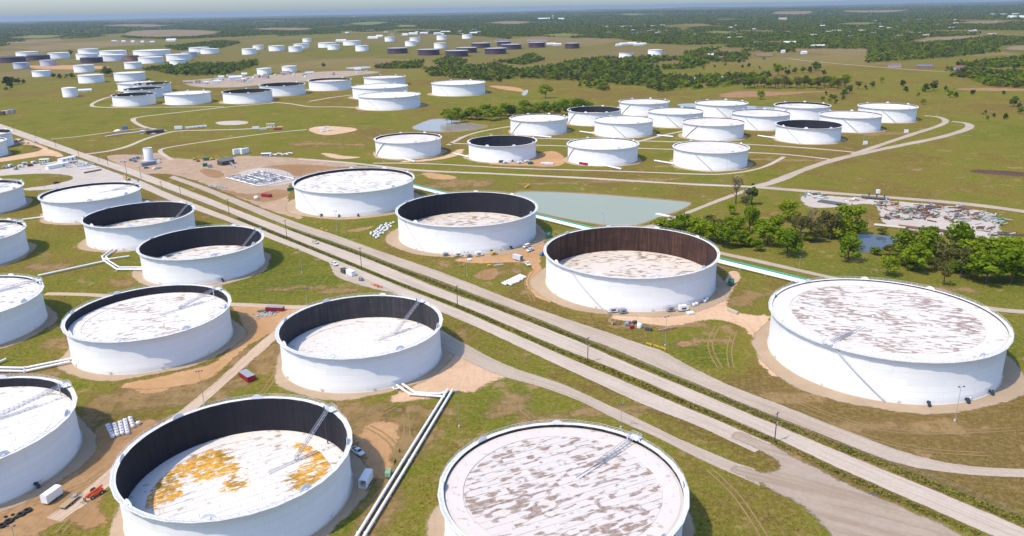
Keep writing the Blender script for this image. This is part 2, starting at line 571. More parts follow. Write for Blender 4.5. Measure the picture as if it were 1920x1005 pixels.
so_t = [(262, 337), (313, 360), (371, 384), (440, 410), (544, 452), (649, 494), (753, 537), (864, 580), (969, 627), (1073, 673), (1164, 710), (1269, 755), (1344, 786), (1449, 831)]
so_b = [(258, 350), (317, 377), (367, 395), (442, 421), (498, 446), (557, 468), (605, 488), (660, 513), (753, 555), (829, 588), (885, 611), (948, 640), (1031, 680), (1094, 709), (1122, 722), (1206, 762), (1311, 801), (1374, 832), (1412, 850)]
in_t = [(829, 617), (864, 638), (948, 684), (1027, 709), (1060, 720), (1122, 749), (1206, 789), (1280, 825), (1342, 851), (1384, 868), (1414, 877)]
in_b = [(800, 640), (860, 672), (935, 708), (1000, 722), (1060, 743), (1102, 760), (1154, 789), (1240, 825), (1292, 854), (1342, 877), (1426, 914)]
band('north_gravel_road', up_t, up_b, GRAVEL, .10)
band('main_gravel_road', mn_t, mn_b, GRAVEL2, .11)
band('south_gravel_road', so_t, so_b, GRAVEL2, .10)
band('inner_gravel_road', in_t, in_b, GRAVEL, .09)
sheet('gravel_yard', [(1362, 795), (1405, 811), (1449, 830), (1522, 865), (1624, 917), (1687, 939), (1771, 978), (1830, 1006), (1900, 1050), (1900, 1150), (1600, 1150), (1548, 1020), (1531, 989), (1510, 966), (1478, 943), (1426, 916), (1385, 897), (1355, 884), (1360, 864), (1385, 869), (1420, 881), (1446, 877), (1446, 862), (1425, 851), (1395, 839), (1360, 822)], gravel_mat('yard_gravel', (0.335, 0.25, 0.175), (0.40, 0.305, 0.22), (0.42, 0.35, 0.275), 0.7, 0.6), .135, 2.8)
sheet('pull_out', [(590, 480), (612, 490), (616, 503), (620, 516), (638, 527), (691, 542), (760, 560), (800, 577), (760, 545), (700, 520), (640, 495)], GRAVEL, .075, 2.0)
sheet('ash_ring', [(1622, 925), (1632, 920), (1645, 923), (1650, 932), (1636, 937), (1625, 934)], ASH, .13, 1.2)

# bare soil
sheet('dirt_apron', [(800, 590), (840, 612), (865, 640), (950, 686), (1030, 712), (1062, 725), (1064, 744), (985, 717), (950, 713), (915, 733), (880, 747), (850, 740), (820, 752), (750, 765), (690, 757), (740, 735), (800, 690), (825, 640)], DIRTP, .05, 4)
sheet('dirt_apron', [(420, 570), (470, 570), (520, 574), (600, 570), (570, 588), (542, 612), (495, 640), (460, 655), (430, 695), (380, 722), (320, 732), (250, 738), (190, 726), (280, 705), (400, 680), (440, 640), (445, 600)], DIRT, .045, 3)
sheet('bare_dirt', [(158, 775), (205, 790), (290, 780), (330, 770), (285, 830), (240, 870), (214, 900), (212, 960), (240, 1030), (200, 1060), (150, 1010), (110, 985), (70, 1030), (-80, 1060), (-100, 960), (0, 938), (60, 915), (120, 870), (155, 830)], DIRTB, .045, 4)
sheet('bare_dirt', [(640, 820), (672, 800), (700, 775), (745, 785), (770, 800), (762, 850), (735, 905), (700, 962), (640, 1015), (580, 1030), (640, 940), (660, 880)], DIRT, .045, 5)
sheet('dirt_apron', [(1100, 590), (1141, 601), (1185, 608), (1227, 615), (1269, 615), (1321, 604), (1357, 603), (1394, 620), (1401, 643), (1411, 680), (1432, 701), (1475, 728), (1480, 690), (1450, 650), (1452, 600), (1447, 580), (1420, 590), (1388, 584), (1368, 570), (1390, 540), (1400, 512), (1362, 502), (1335, 545), (1290, 580), (1200, 585)], DIRTP, .05, 3)
sheet('dirt_apron', [(905, 478), (960, 468), (1000, 452), (1022, 446), (1030, 465), (1018, 480), (1026, 510), (1028, 545), (1050, 577), (1000, 561), (985, 546), (976, 530), (984, 512), (993, 504), (985, 496), (965, 493), (900, 497), (860, 494), (840, 486)], DIRT, .05, 2.5)
sheet('bare_dirt', [(872, 520), (905, 529), (935, 526), (948, 505), (925, 499), (890, 508)], DIRTB, .04, 3)
sheet('bare_dirt', [(1246, 641), (1300, 634), (1325, 622), (1312, 646), (1290, 657), (1262, 650)], BANK, .04, 3)
sheet('bare_dirt', [(634, 432), (686, 424), (718, 420), (700, 430), (661, 439)], DIRTB, .04, 2.5)
sheet('bare_dirt', [(960, 745), (985, 760), (1005, 778), (1015, 790), (995, 792), (975, 770)], DIRT, .04, 2.5)
sheet('bare_dirt', [(690, 770), (745, 776), (760, 800), (700, 790)], DIRTB, .04, 4)
sheet('bare_dirt', [(180, 700), (260, 722), (330, 718), (330, 735), (240, 745)], DIRT, .04, 3)
sheet('bare_dirt', [(1007, 285), (1040, 281), (1062, 288), (1068, 310), (1030, 315), (985, 312), (940, 312), (900, 306), (950, 300)], DIRT, .045, 4)
sheet('bare_dirt', [(690, 285), (700, 300), (740, 303), (830, 294), (850, 280), (878, 276), (872, 291), (835, 299), (790, 305), (715, 305)], DIRTP, .045, 4)
sheet('bare_dirt', [(593, 287), (620, 286), (650, 292), (690, 294), (650, 300), (615, 297)], DIRTP, .045, 3)
sheet('bare_dirt', [(780, 320), (850, 326), (870, 334), (840, 340), (790, 336)], DIRT, .04, 5)
sheet('bare_dirt', [(1330, 178), (1380, 169), (1467, 172), (1580, 168), (1560, 172), (1440, 182), (1357, 185)], BANK, .05, 8)
sheet('bare_dirt', [(905, 160), (950, 160), (992, 166), (988, 178), (970, 172), (930, 168)], DIRT, .05, 8)
sheet('industrial_yard', [(330, 150), (480, 142), (640, 131), (740, 134), (660, 143), (600, 152), (485, 160), (440, 165), (350, 165)], soil_mat('yard_hardcore', (0.34, 0.265, 0.19), (0.43, 0.345, 0.26), (0.30, 0.21, 0.13), 1.2, 0.2), .05, 10)
sheet('ploughed_strip', [(1806, 322), (1830, 315), (1990, 328), (1990, 338), (1850, 327)], BURNT, .05, 3)
sheet('bare_dirt', [(0, 124), (120, 121), (230, 124), (190, 131), (60, 131)], DIRT, .05, 15)
sheet('pale_pad', [(567, 243), (600, 235), (660, 238), (680, 243), (640, 252), (600, 255)], DIRTP, .06, 3)
sheet('pale_pad', [(395, 229), (440, 225), (475, 228), (460, 234), (410, 236)], CONC, .06, 3)
sheet('bare_dirt', [(1770, 166), (1830, 163), (1930, 166), (1990, 169), (1930, 172), (1800, 171)], BANK, .05, 9)

# yards
sheet('works_yard', [(186, 294), (225, 288), (270, 290), (300, 284), (330, 298), (425, 297), (452, 290), (560, 295), (640, 302), (720, 316), (620, 312), (560, 333), (545, 350), (549, 395), (590, 416), (545, 410), (500, 397), (462, 380), (400, 353), (334, 331), (300, 326), (262, 328), (225, 312)], soil_mat('works_yard_soil', (0.37, 0.255, 0.165), (0.45, 0.325, 0.22), (0.36, 0.215, 0.12), 0.9, 0.4, 2.0), .05, 3)
sheet('works_bank', [(480, 312), (560, 306), (640, 312), (700, 324), (650, 330), (560, 334), (500, 320)], BANK, .055, 3)
sheet('works_bank', [(330, 327), (352, 322), (380, 340), (415, 352), (470, 366), (520, 352), (560, 360), (520, 378), (470, 381), (400, 352)], BANK, .055, 3)
sheet('works_bank', [(365, 318), (400, 315), (430, 326), (410, 336), (385, 332)], BANK, .056, 2.5)
sheet('manifold_pad', [(425, 330), (480, 312), (540, 318), (560, 335), (545, 346), (480, 352), (450, 345)], CONC, .06, 2)
sheet('field_yard', [(-40, 322), (0, 318), (55, 308), (95, 304), (140, 293), (186, 310), (245, 331), (268, 338), (262, 353), (215, 346), (150, 353), (120, 354), (45, 360), (30, 354), (100, 346), (136, 335), (120, 328), (60, 326), (-40, 334)], CONC, .05, 3)
sheet('field_yard', [(20, 256), (60, 262), (90, 276), (130, 291), (110, 296), (85, 292), (60, 296), (0, 305), (-40, 308), (-30, 300), (20, 292), (80, 282), (60, 272), (30, 272)], DIRTP, .05, 3)
sheet('scrap_yard_gravel', [(1490, 362), (1560, 366), (1650, 374), (1760, 382), (1862, 396), (1880, 411), (1885, 452), (1848, 454), (1722, 436), (1646, 424), (1640, 384), (1612, 384), (1560, 392), (1503, 390)], CONC, .06, 3)

# roads farther off
road('gravel_track', [(590, 578), (545, 604), (487, 652), (432, 702), (384, 745), (332, 785), (290, 815), (240, 862), (185, 915), (100, 975)], 7.0, TRACK, .08)
road('gravel_track', [(85, 551), (160, 552), (215, 556)], 5.5, TRACK, .08)
road('gravel_track', [(430, 571), (490, 573), (560, 577), (610, 575)], 6, TRACK, .08)
road('farm_road', [(160, 289), (203, 284), (240, 275), (268, 262), (300, 252), (330, 245), (400, 244), (467, 242), (530, 237)], 8, GRAVEL2, .08)
road('farm_road', [(322, 300), (292, 281), (330, 274), (367, 268), (500, 250), (575, 243)], 6, GRAVEL2, .08)
road('farm_road', [(95, 261), (140, 257), (200, 249), (240, 243), (285, 240)], 6, GRAVEL, .08)
road('farm_road', [(310, 245), (280, 241), (262, 235), (248, 226), (252, 220), (317, 213), (420, 201), (513, 193)], 8, GRAVEL2, .08)
road('farm_road', [(290, 172), (225, 178), (195, 184), (168, 196), (178, 202), (300, 201), (420, 200)], 8, GRAVEL2, .082)
road('farm_road', [(500, 191), (545, 194), (580, 201), (640, 200), (680, 203)], 7, GRAVEL2, .08)
road('farm_road', [(580, 190), (620, 183), (660, 178)], 8, GRAVEL2, .08)
road('farm_road', [(560, 298), (640, 304), (690, 309), (747, 316), (800, 321), (913, 325), (1013, 330), (1120, 335), (1278, 345), (1405, 350), (1440, 352)], 8, GRAVEL2, .08)
road('farm_road', [(700, 306), (800, 306), (960, 316), (1087, 319), (1214, 323), (1310, 327), (1358, 327), (1405, 321), (1440, 311), (1470, 294)], 5, GRAVEL2, .082)
road('farm_road', [(1418, 350), (1453, 341), (1507, 318), (1561, 300), (1615, 288), (1686, 273), (1758, 259), (1801, 247), (1822, 238), (1812, 230), (1785, 228)], 11, GRAVEL, .083)
road('farm_road', [(1600, 289), (1630, 279), (1668, 266), (1722, 248), (1762, 236), (1777, 227), (1762, 219), (1733, 217)], 9, GRAVEL, .084)
road('farm_road', [(990, 259), (1199, 264), (1262, 266), (1396, 270), (1507, 277), (1579, 283), (1605, 286)], 6, GRAVEL2, .081)
road('farm_road', [(840, 269), (1004, 272), (1195, 278), (1259, 280), (1405, 286), (1471, 289), (1543, 297), (1565, 300)], 6, GRAVEL2, .08)
road('farm_road', [(840, 272), (880, 250), (955, 237), (1000, 232)], 6, GRAVEL2, .08)
road('farm_road', [(1180, 270), (1240, 254), (1290, 244)], 6, GRAVEL2, .08)
road('farm_road', [(1421, 351), (1507, 358), (1650, 369), (1794, 380), (1920, 396), (2060, 420)], 11, GRAVEL, .085)
road('farm_road', [(1405, 354), (1389, 361), (1342, 378), (1294, 397), (1246, 416), (1195, 432)], 6, GRAVEL, .086)
road('farm_road', [(1300, 462), (1346, 474), (1400, 485), (1471, 501), (1572, 524), (1700, 552), (1845, 579), (1930, 586), (2060, 592)], 6.5, GRAVEL, .08)
road('ranch_road', [(1480, 110), (1520, 115), (1600, 122), (1700, 130), (1780, 135)], 7, GRAVEL2, .08)
road('ranch_road', [(-20, 78), (200, 85), (330, 84), (560, 70)], 14, GRAVEL2, .3)

# worn, patchy earth and tyre tracks
WORN = soil_mat('worn_turf', (0.29, 0.18, 0.075), (0.36, 0.235, 0.11), (0.20, 0.155, 0.04), 1.9, 0.5, 2.0, lo=0.25, hi=1.05, most=0.85)
for px, py, rx, ry in ((560, 640, 14, 22), (350, 735, 30, 9), (200, 755, 16, 12), (700, 780, 22, 14), (750, 830, 13, 24), (715, 950, 12, 24), (690, 800, 16, 14), (150, 800, 14, 16), (300, 745, 34, 10), (470, 670, 22, 12), (40, 700, 26, 8), (600, 770, 20, 8), (520, 660, 10, 18), (1230, 610, 40, 5), (1010, 800, 20, 10), (90, 880, 26, 12), (1320, 640, 16, 7), (930, 512, 18, 10), (1010, 540, 8, 14), (500, 610, 16, 8), (640, 770, 12, 8), (1395, 560, 14, 16), (960, 760, 16, 10),
                       (120, 640, 10, 18), (420, 720, 16, 9), (500, 690, 12, 10), (800, 770, 14, 9), (1150, 770, 24, 6), (1500, 745, 26, 6), (1700, 800, 40, 7), (1560, 800, 34, 8), (560, 540, 20, 8), (640, 545, 18, 5), (90, 500, 16, 18), (230, 530, 14, 8), (860, 345, 60, 22), (1150, 340, 90, 14), (1300, 310, 60, 12), (1000, 300, 50, 18), (700, 330, 40, 14), (1480, 300, 50, 14), (1650, 250, 60, 20), (600, 270, 60, 20), (1560, 420, 30, 16), (1700, 540, 40, 12), (1330, 500, 20, 10)):
    x, y = G(px, py)
    a = np.linspace(0, 2 * np.pi, 26, endpoint=False)
    k = 1 + .25 * np.sin(a * 2 + px) + .18 * np.sin(a * 5 + py)
    sheet('worn_turf', np.stack([x + rx * k * np.cos(a), y + ry * k * np.sin(a)], 1), WORN, .028 + (px % 11) * .0008, min(rx, ry) * .42, px=False, smooth=1)
RUT = gravel_mat('tyre_rut', (0.27, 0.18, 0.08), (0.33, 0.225, 0.105), (0.23, 0.15, 0.06), 1.2, 0.4)
for pts in ([(1350, 690), (1338, 670), (1330, 650), (1335, 630), (1345, 612)], [(1372, 690), (1366, 665), (1370, 640), (1378, 620)], [(690, 800), (720, 815), (745, 840), (750, 870), (735, 900)], [(655, 765), (690, 775), (720, 776), (740, 762)], [(760, 775), (765, 810), (755, 850), (730, 900), (700, 945)], [(230, 905), (190, 925), (150, 955), (110, 1000)], [(200, 880), (160, 910), (120, 925), (60, 945)],
            [(948, 752), (975, 765), (1000, 785)], [(1000, 565), (990, 545), (985, 525), (1000, 505)], [(1500, 770), (1600, 812), (1720, 845), (1850, 852)], [(1480, 745), (1580, 790), (1700, 815), (1900, 805)], [(1330, 880), (1380, 925), (1420, 985), (1440, 1020)], [(560, 640), (530, 680), (500, 730), (470, 760)], [(100, 475), (70, 500), (60, 510)], [(1700, 400), (1780, 350), (1840, 345), (1860, 335), (1830, 326), (1600, 315)]):
    for off in (-.95, .95):
        q = np.array([G(*p) for p in pts])
        t_ = np.gradient(q, axis=0); t_ /= np.linalg.norm(t_, axis=1)[:, None]
        road('tyre_track', q + np.stack([-t_[:, 1], t_[:, 0]], 1) * off, .75, RUT, .062, px=False, fr=.3)

# ponds
WG = water_mat('murky_green_water', (0.28, 0.30, 0.205), (0.31, 0.33, 0.23), 0.32)
WB = water_mat('brown_pond_water', (0.27, 0.22, 0.16), (0.31, 0.26, 0.20), 0.15)
WD = water_mat('dark_creek_water', (0.07, 0.085, 0.09), (0.10, 0.11, 0.115), 0.03)
def pond(pts, mat, z=.03, bank=None):
    o = sheet('pond_water', pts, mat, z, 1.0, smooth=2)
    return o
sheet('pond_bank', [(955, 362), (977, 355), (1119, 361), (1296, 376), (1304, 382), (1282, 396), (1236, 411), (1192, 428), (1113, 423), (1000, 401), (940, 380)], BANK, .02, 1.5)
pond([(955, 366), (979, 358), (1119, 364), (1292, 379), (1297, 382), (1278, 393), (1234, 407), (1189, 425), (1113, 420), (1008, 399), (950, 380)], WG, .04)
sheet('pond_bank', [(760, 242), (788, 229), (813, 221), (842, 222), (890, 231), (930, 237), (873, 247), (823, 250)], BANK, .02, 2)
pond([(765, 242), (790, 230), (813, 223), (840, 224), (890, 233), (923, 237), (873, 245), (823, 248)], WB, .04)
pond([(1613, 476), (1592, 462), (1584, 446), (1600, 441), (1629, 439), (1688, 444), (1672, 459), (1650, 469)], WD, .04)
pond([(1262, 196), (1300, 193), (1420, 199), (1490, 204), (1470, 209), (1380, 205), (1290, 201)], WB, .04)
pond([(1270, 148), (1330, 143), (1395, 143), (1390, 147), (1330, 150)], WB, .04)
pond([(640, 127), (690, 124), (700, 127), (660, 130)], WB, .06)
pond([(976, 178), (984, 169), (992, 168), (986, 180)], WB, .06)

# pale fields far beyond
FARF = []
PALEF = soil_mat('stubble_field', (0.21, 0.155, 0.09), (0.26, 0.195, 0.115), (0.18, 0.14, 0.065), 1.0, 0.1, 0.1)
GRNF = soil_mat('young_crop_field', (0.14, 0.16, 0.045), (0.18, 0.19, 0.06), (0.20, 0.17, 0.07), 1.0, 0.1, 0.1)
for pts, m in (([(1400, 101), (1440, 99), (1465, 101), (1460, 108), (1410, 107)], PALEF), ([(1695, 79), (1740, 70), (1850, 65), (1860, 69), (1790, 77), (1720, 82)], PALEF), ([(1860, 96), (1880, 85), (1990, 83), (1990, 96)], PALEF), ([(213, 68), (250, 58), (330, 56), (420, 58), (400, 67), (300, 71)], PALEF), ([(735, 50), (750, 46.5), (785, 47), (780, 50.5)], PALEF),
               ([(1150, 31), (1165, 26), (1215, 26), (1210, 31)], GRNF), ([(1440, 26), (1460, 22), (1530, 22), (1520, 26)], PALEF), ([(1560, 24), (1600, 19), (1715, 18), (1700, 24)], PALEF), ([(1000, 66), (1060, 62), (1110, 66), (1060, 71)], GRNF), ([(1300, 62), (1340, 58), (1400, 60), (1360, 65)], GRNF), ([(640, 46), (680, 41), (740, 42), (700, 48)], GRNF), ([(0, 72), (60, 66), (130, 66), (90, 74)], GRNF), ([(450, 55), (520, 51), (600, 52), (560, 58)], PALEF), ([(1560, 46), (1600, 42), (1660, 43), (1620, 48)], GRNF), ([(900, 44), (950, 40), (1010, 41), (970, 46)], PALEF), ([(1780, 44), (1830, 40), (1900, 41), (1860, 46)], PALEF), ([(180, 50), (240, 46), (330, 46), (290, 52)], PALEF)):
    P_ = np.array([G(*q) for q in pts])
    c_ = P_.mean(0)
    o = sheet('far_field', pts, m, 0.0, 26.0)
    co = np.array([v.co[:] for v in o.data.vertices])
    zz = np.where(np.hypot(co[:, 0], co[:, 1]) > 2000, hill(co[:, 0], co[:, 1]), 0) + 1.2 + np.clip((np.hypot(*c_) - 3600) / 1200, 0, 6)
    for v, z_ in zip(o.data.vertices, zz): v.co.z = z_
    FARF.append(P_)
# ------------------------------------------------------------------ tank materials
def shell_mat(name, c, grime=(0.50, 0.43, 0.34), g=0.6, seam=0.075):
    """painted plate courses: weld lines round the shell and up it, plate-to-plate tint, streaks from the rim"""
    t = NT(name)
    v = t.obj()
    sx = t.n('ShaderNodeSeparateXYZ')
    t.l(v, sx.inputs[0])
    ang = t.math('MULTIPLY', t.math('ARCTAN2', sx.outputs[1], sx.outputs[0]), 32.0)
    uv = t.n('ShaderNodeCombineXYZ')
    t.l(ang, uv.inputs[0]); t.l(sx.outputs[2], uv.inputs[1])
    br = t.n('ShaderNodeTexBrick')
    t.l(uv.outputs[0], br.inputs['Vector'])
    br.inputs['Scale'].default_value = 1.0
    br.inputs['Brick Width'].default_value = 9.6
    br.inputs['Row Height'].default_value = 2.43
    br.inputs['Mortar Size'].default_value = 0.05
    br.inputs['Mortar Smooth'].default_value = 0.3
    br.inputs['Color1'].default_value = (*c, 1)
    br.inputs['Color2'].default_value = (*(x * (1 - seam) for x in c), 1)
    br.inputs['Mortar'].default_value = (*(x * (1 - seam * 3.2) for x in c), 1)
    n1 = t.noise(t.mapping(uv.outputs[0], (0.45, 0.05, 1)), 1.0, 4, 0.6)
    n2 = t.noise(v, 0.09, 3, 0.5)
    rust = t.noise(t.mapping(uv.outputs[0], (1.6, 0.09, 1)), 1.0, 4, 0.65)
    col = t.mix(t.ramp(n2, 0.3, 0.7, 0.0, 0.35), br.outputs['Color'], tuple(x * 0.93 for x in c))
    col = t.mix(t.ramp(n1, 0.58, 0.80, 0.0, g * 0.6), col, grime)
    col = t.mix(t.ramp(rust, 0.70, 0.80, 0.0, g), col, (0.42, 0.26, 0.15))
    t.set(col, t.ramp(n2, 0.3, 0.7, 0.45, 0.6), 0, 0.3)
    return t.m

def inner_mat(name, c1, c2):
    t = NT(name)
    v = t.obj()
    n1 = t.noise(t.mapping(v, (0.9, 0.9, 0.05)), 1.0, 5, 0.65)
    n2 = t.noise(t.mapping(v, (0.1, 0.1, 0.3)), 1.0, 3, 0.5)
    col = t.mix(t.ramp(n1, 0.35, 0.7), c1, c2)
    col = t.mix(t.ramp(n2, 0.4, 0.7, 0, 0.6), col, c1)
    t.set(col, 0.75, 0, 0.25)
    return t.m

def roof_mat(name, amt, c=(0.32, 0.24, 0.19), base=(0.76, 0.70, 0.625), orange=None, rust=0.25, plates=True):
    """white deck plating with dried puddles; amt 0..1 is how much of it is stained"""
    t = NT(name)
    v = t.obj()
    if plates:
        rnd = t.n('ShaderNodeObjectInfo').outputs['Random']
        off = t.n('ShaderNodeCombineXYZ')
        t.l(t.math('MULTIPLY', rnd, 91.0), off.inputs[0])
        t.l(t.math('MULTIPLY', rnd, 57.0), off.inputs[1])
        ad = t.n('ShaderNodeVectorMath', operation='ADD')
        t.l(v, ad.inputs[0]); t.l(off.outputs[0], ad.inputs[1])
        v2 = ad.outputs[0]
    else:
        v2 = v
    a = t.noise(t.mapping(v2, (0.21, 0.50, 0.0)), 1.0, 2.5, 0.45, 0.45)
    b = t.noise(t.mapping(t.pos, (1, 1, 0)), 0.055, 2, 0.5)
    fine = t.noise(t.pos, 0.9, 4, 0.7)
    k = t.math('ADD', a, t.math('MULTIPLY', t.math('SUBTRACT', b, 0.5), 0.5))
    k = t.math('ADD', k, t.math('MULTIPLY', t.math('SUBTRACT', fine, 0.5), 0.09))
    th = 0.72 - 0.26 * amt
    pud = t.ramp(k, th, th + 0.055)
    rim = t.math('SUBTRACT', t.ramp(k, th - 0.03, th), t.ramp(k, th + 0.012, th + 0.06))
    col = t.mix(t.ramp(t.noise(t.pos, 0.12, 4, 0.6), 0.35, 0.7, 0, 0.25), base, tuple(x * y for x, y in zip(base, (0.97, 0.92, 0.85))))
    sp = t.ramp(t.noise(t.pos, 0.5, 4, 0.75), 0.64, 0.72, 0.0, rust)
    col = t.mix(sp, col, (0.50, 0.30, 0.15))
    col = t.mix(t.math('MULTIPLY', pud, t.ramp(fine, 0.2, 0.75, 0.45, 0.95)), col, c)
    col = t.mix(t.math('MULTIPLY', rim, 0.35, clamp=True), col, tuple(x * 0.6 for x in c))
    if orange:
        m = None
        for x, y, r in orange:
            d = t.n('ShaderNodeVectorMath', operation='DISTANCE')
            t.l(t.mapping(t.pos, (1, 1, 0)), d.inputs[0])
            d.inputs[1].default_value = (x, y, 0)
            s = t.ramp(d.outputs['Value'], r * 0.5, r * 1.9, 1.0, 0.0)
            m = s if m is None else t.math('MAXIMUM', m, s)
        n = t.noise(t.mapping(v2, (0.22, 0.8, 0)), 1.0, 4, 0.6, 0.4)
        nb = t.noise(t.pos, 0.5, 5, 0.7)
        om = t.ramp(t.math('ADD', t.math('ADD', t.math('MULTIPLY', m, 0.36), t.math('MULTIPLY', n, 0.95)), t.math('MULTIPLY', nb, 0.75)), 1.06, 1.22)
        oc = t.mix(t.ramp(fine, 0.3, 0.7), (0.55, 0.22, 0.010), (0.72, 0.42, 0.06))
        oc = t.mix(t.ramp(t.noise(t.pos, 0.12, 3, 0.6), 0.47, 0.64, 0.0, 0.6), oc, (0.20, 0.12, 0.010))
        col = t.mix(om, col, oc)
    t.set(col, t.ramp(k, 0.4, 0.7, 0.55, 0.35), 0, 0.3)
    return t.m

WHITE = shell_mat('white_tank_paint', (0.775, 0.75, 0.71))
CREAM = shell_mat('weathered_tank_paint', (0.74, 0.72, 0.68), g=0.5)
DARKT = shell_mat('maroon_tank_paint', (0.050, 0.022, 0.030), (0.10, 0.05, 0.04), 0.4)
GREYT = shell_mat('grey_tank_paint', (0.42, 0.42, 0.46), (0.35, 0.3, 0.28))
BROWNT = shell_mat('rusty_tank_paint', (0.20, 0.09, 0.07), (0.3, 0.15, 0.1))
RIM = paint('rim_plate', (0.72, 0.69, 0.64), 0.12, 0.5, dirt=(0.30, 0.24, 0.18), dirt_amt=0.6)
RAIL = paint('rail_steel', (0.66, 0.66, 0.65), 0.1, 0.8, rough=0.5)
GALV = paint('galvanised_steel', (0.46, 0.47, 0.48), 0.15, 0.8, rough=0.45, metal=0.5)
RINGW = paint('ringwall_concrete', (0.56, 0.50, 0.41), 0.15, 0.4, rough=0.9)
SEAL = paint('seal_rubber', (0.05, 0.05, 0.05), 0.2, 0.5, rough=0.9)
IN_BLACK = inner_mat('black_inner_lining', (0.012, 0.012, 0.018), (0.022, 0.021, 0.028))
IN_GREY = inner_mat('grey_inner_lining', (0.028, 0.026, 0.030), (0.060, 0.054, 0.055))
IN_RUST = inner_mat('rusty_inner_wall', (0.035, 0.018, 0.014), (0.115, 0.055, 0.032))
DECKW = roof_mat('white_roof_deck', 0.25, plates=False)
DECKS = roof_mat('spotted_roof_deck', 0.60, (0.34, 0.21, 0.10), plates=False)
DECKT = roof_mat('tan_roof_deck', 0.35, (0.50, 0.36, 0.22), base=(0.72, 0.63, 0.53), rust=0.7, plates=False)
MIXER = paint('mixer_dark_paint', (0.03, 0.05, 0.07), 0.3, 1.0)
FOAMW = paint('foam_shield_paint', (0.74, 0.74, 0.75), 0.06, 0.6, dirt=(0.5, 0.45, 0.38), dirt_amt=0.3)

# ------------------------------------------------------------------ tank meshes
_tc = {}
def cached(key, fn):
    if key not in _tc: _tc[key] = fn()
    return _tc[key]

def shell_mesh(r, h, mat, n):
    m = MB()
    m.lathe([(r, -.2), (r, h * .17), (r - .012, h * .171), (r - .012, h * .5), (r - .02, h * .501), (r - .02, h)], n)
    m.lathe([(r - .02, h), (r - .14, h)], n, sm=False)
    return m.mesh('shell', mat)
def inner_mesh(r, h, z0, mat, n):
    m = MB()
    m.lathe([(r - .14, z0 - .8), (r - .14, h)], n, flip=True)
    return m.mesh('inner_wall', mat)
def girder_mesh(r, h, n, w=1.3):
    m = MB()
    z = h - .12
    k = 1 / math.cos(math.pi / n)
    m.lathe([(r - .01, z - .12), (r + w * .98, z - .12), ((r + w) * k * .999, z - .12), ((r + w) * k, z + .10), (r + w * .5, z + .06), (r - .01, z + .06)], n, a0=.1, sm=False)
    return m.mesh('wind_girder', RIM)
def rail_mesh(r, h, n, w=1.3):
    m = MB()
    z = h - .08
    pts = [((r + w - .06) * math.cos(.1 + 2 * math.pi * i / n), (r + w - .06) * math.sin(.1 + 2 * math.pi * i / n)) for i in range(n)]
    for i in range(n):
        a, b = pts[i], pts[(i + 1) % n]
        for q in (.55, 1.08): m.bar((*a, z + q), (*b, z + q), .055)
        for j in range(3):
            f = j / 3
            x, y = a[0] + (b[0] - a[0]) * f, a[1] + (b[1] - a[1]) * f
            m.bar((x, y, z), (x, y, z + 1.1), .06)
    return m.mesh('guard_rail', RAIL)
def shield_mesh():
    m = MB()
    n = 10
    pr = [(1.9 * math.cos(math.pi * i / n), 1.6 * math.sin(math.pi * i / n)) for i in range(n + 1)]
    for s in (0, 1):
        pass
    f = [(-.05, x, z) for x, z in pr]
    b = [(.05, x, z) for x, z in pr]
    k = len(pr)
    m.add(f + b, [tuple(range(k)), tuple(reversed(range(k, 2 * k)))] + [(i, i + 1, k + i + 1, k + i) for i in range(k - 1)] + [(k - 1, 0, k, 2 * k - 1)])
    m.box((.35, 0, .3), (.6, .9, .5))
    return m.mesh('foam_shield', FOAMW)
SHIELD = shield_mesh()
def roof_mesh(r, mat, n):
    m = MB()
    ri = r * .835
    m.lathe([(r - .75, -.5), (r - .75, .0), (r - .95, .03), (ri + .1, -.03), (ri, -.06), (ri, -.28)], n, flip=True, sm=False)
    m.lathe([(r - .12, -.12), (r - .76, -.05)], n, flip=True, sm=False)
    m.lathe([(ri, -.26), (ri * .5, -.24), (.01, -.22)], n, flip=True, sm=False)
    return m.mesh('floating_roof', mat)
def lo_roof(r, mat, n, rise=0.0):
    m = MB()
    m.lathe([(r - .2, 0), (r * .83, rise * .3), (.01, rise)], n, flip=True, sm=False)
    return m.mesh('floating_roof', mat)
LEGM = MB().cyl((0, 0, -.25), (0, 0, 1.15), .055, n=5).mesh('support_leg', RAIL)

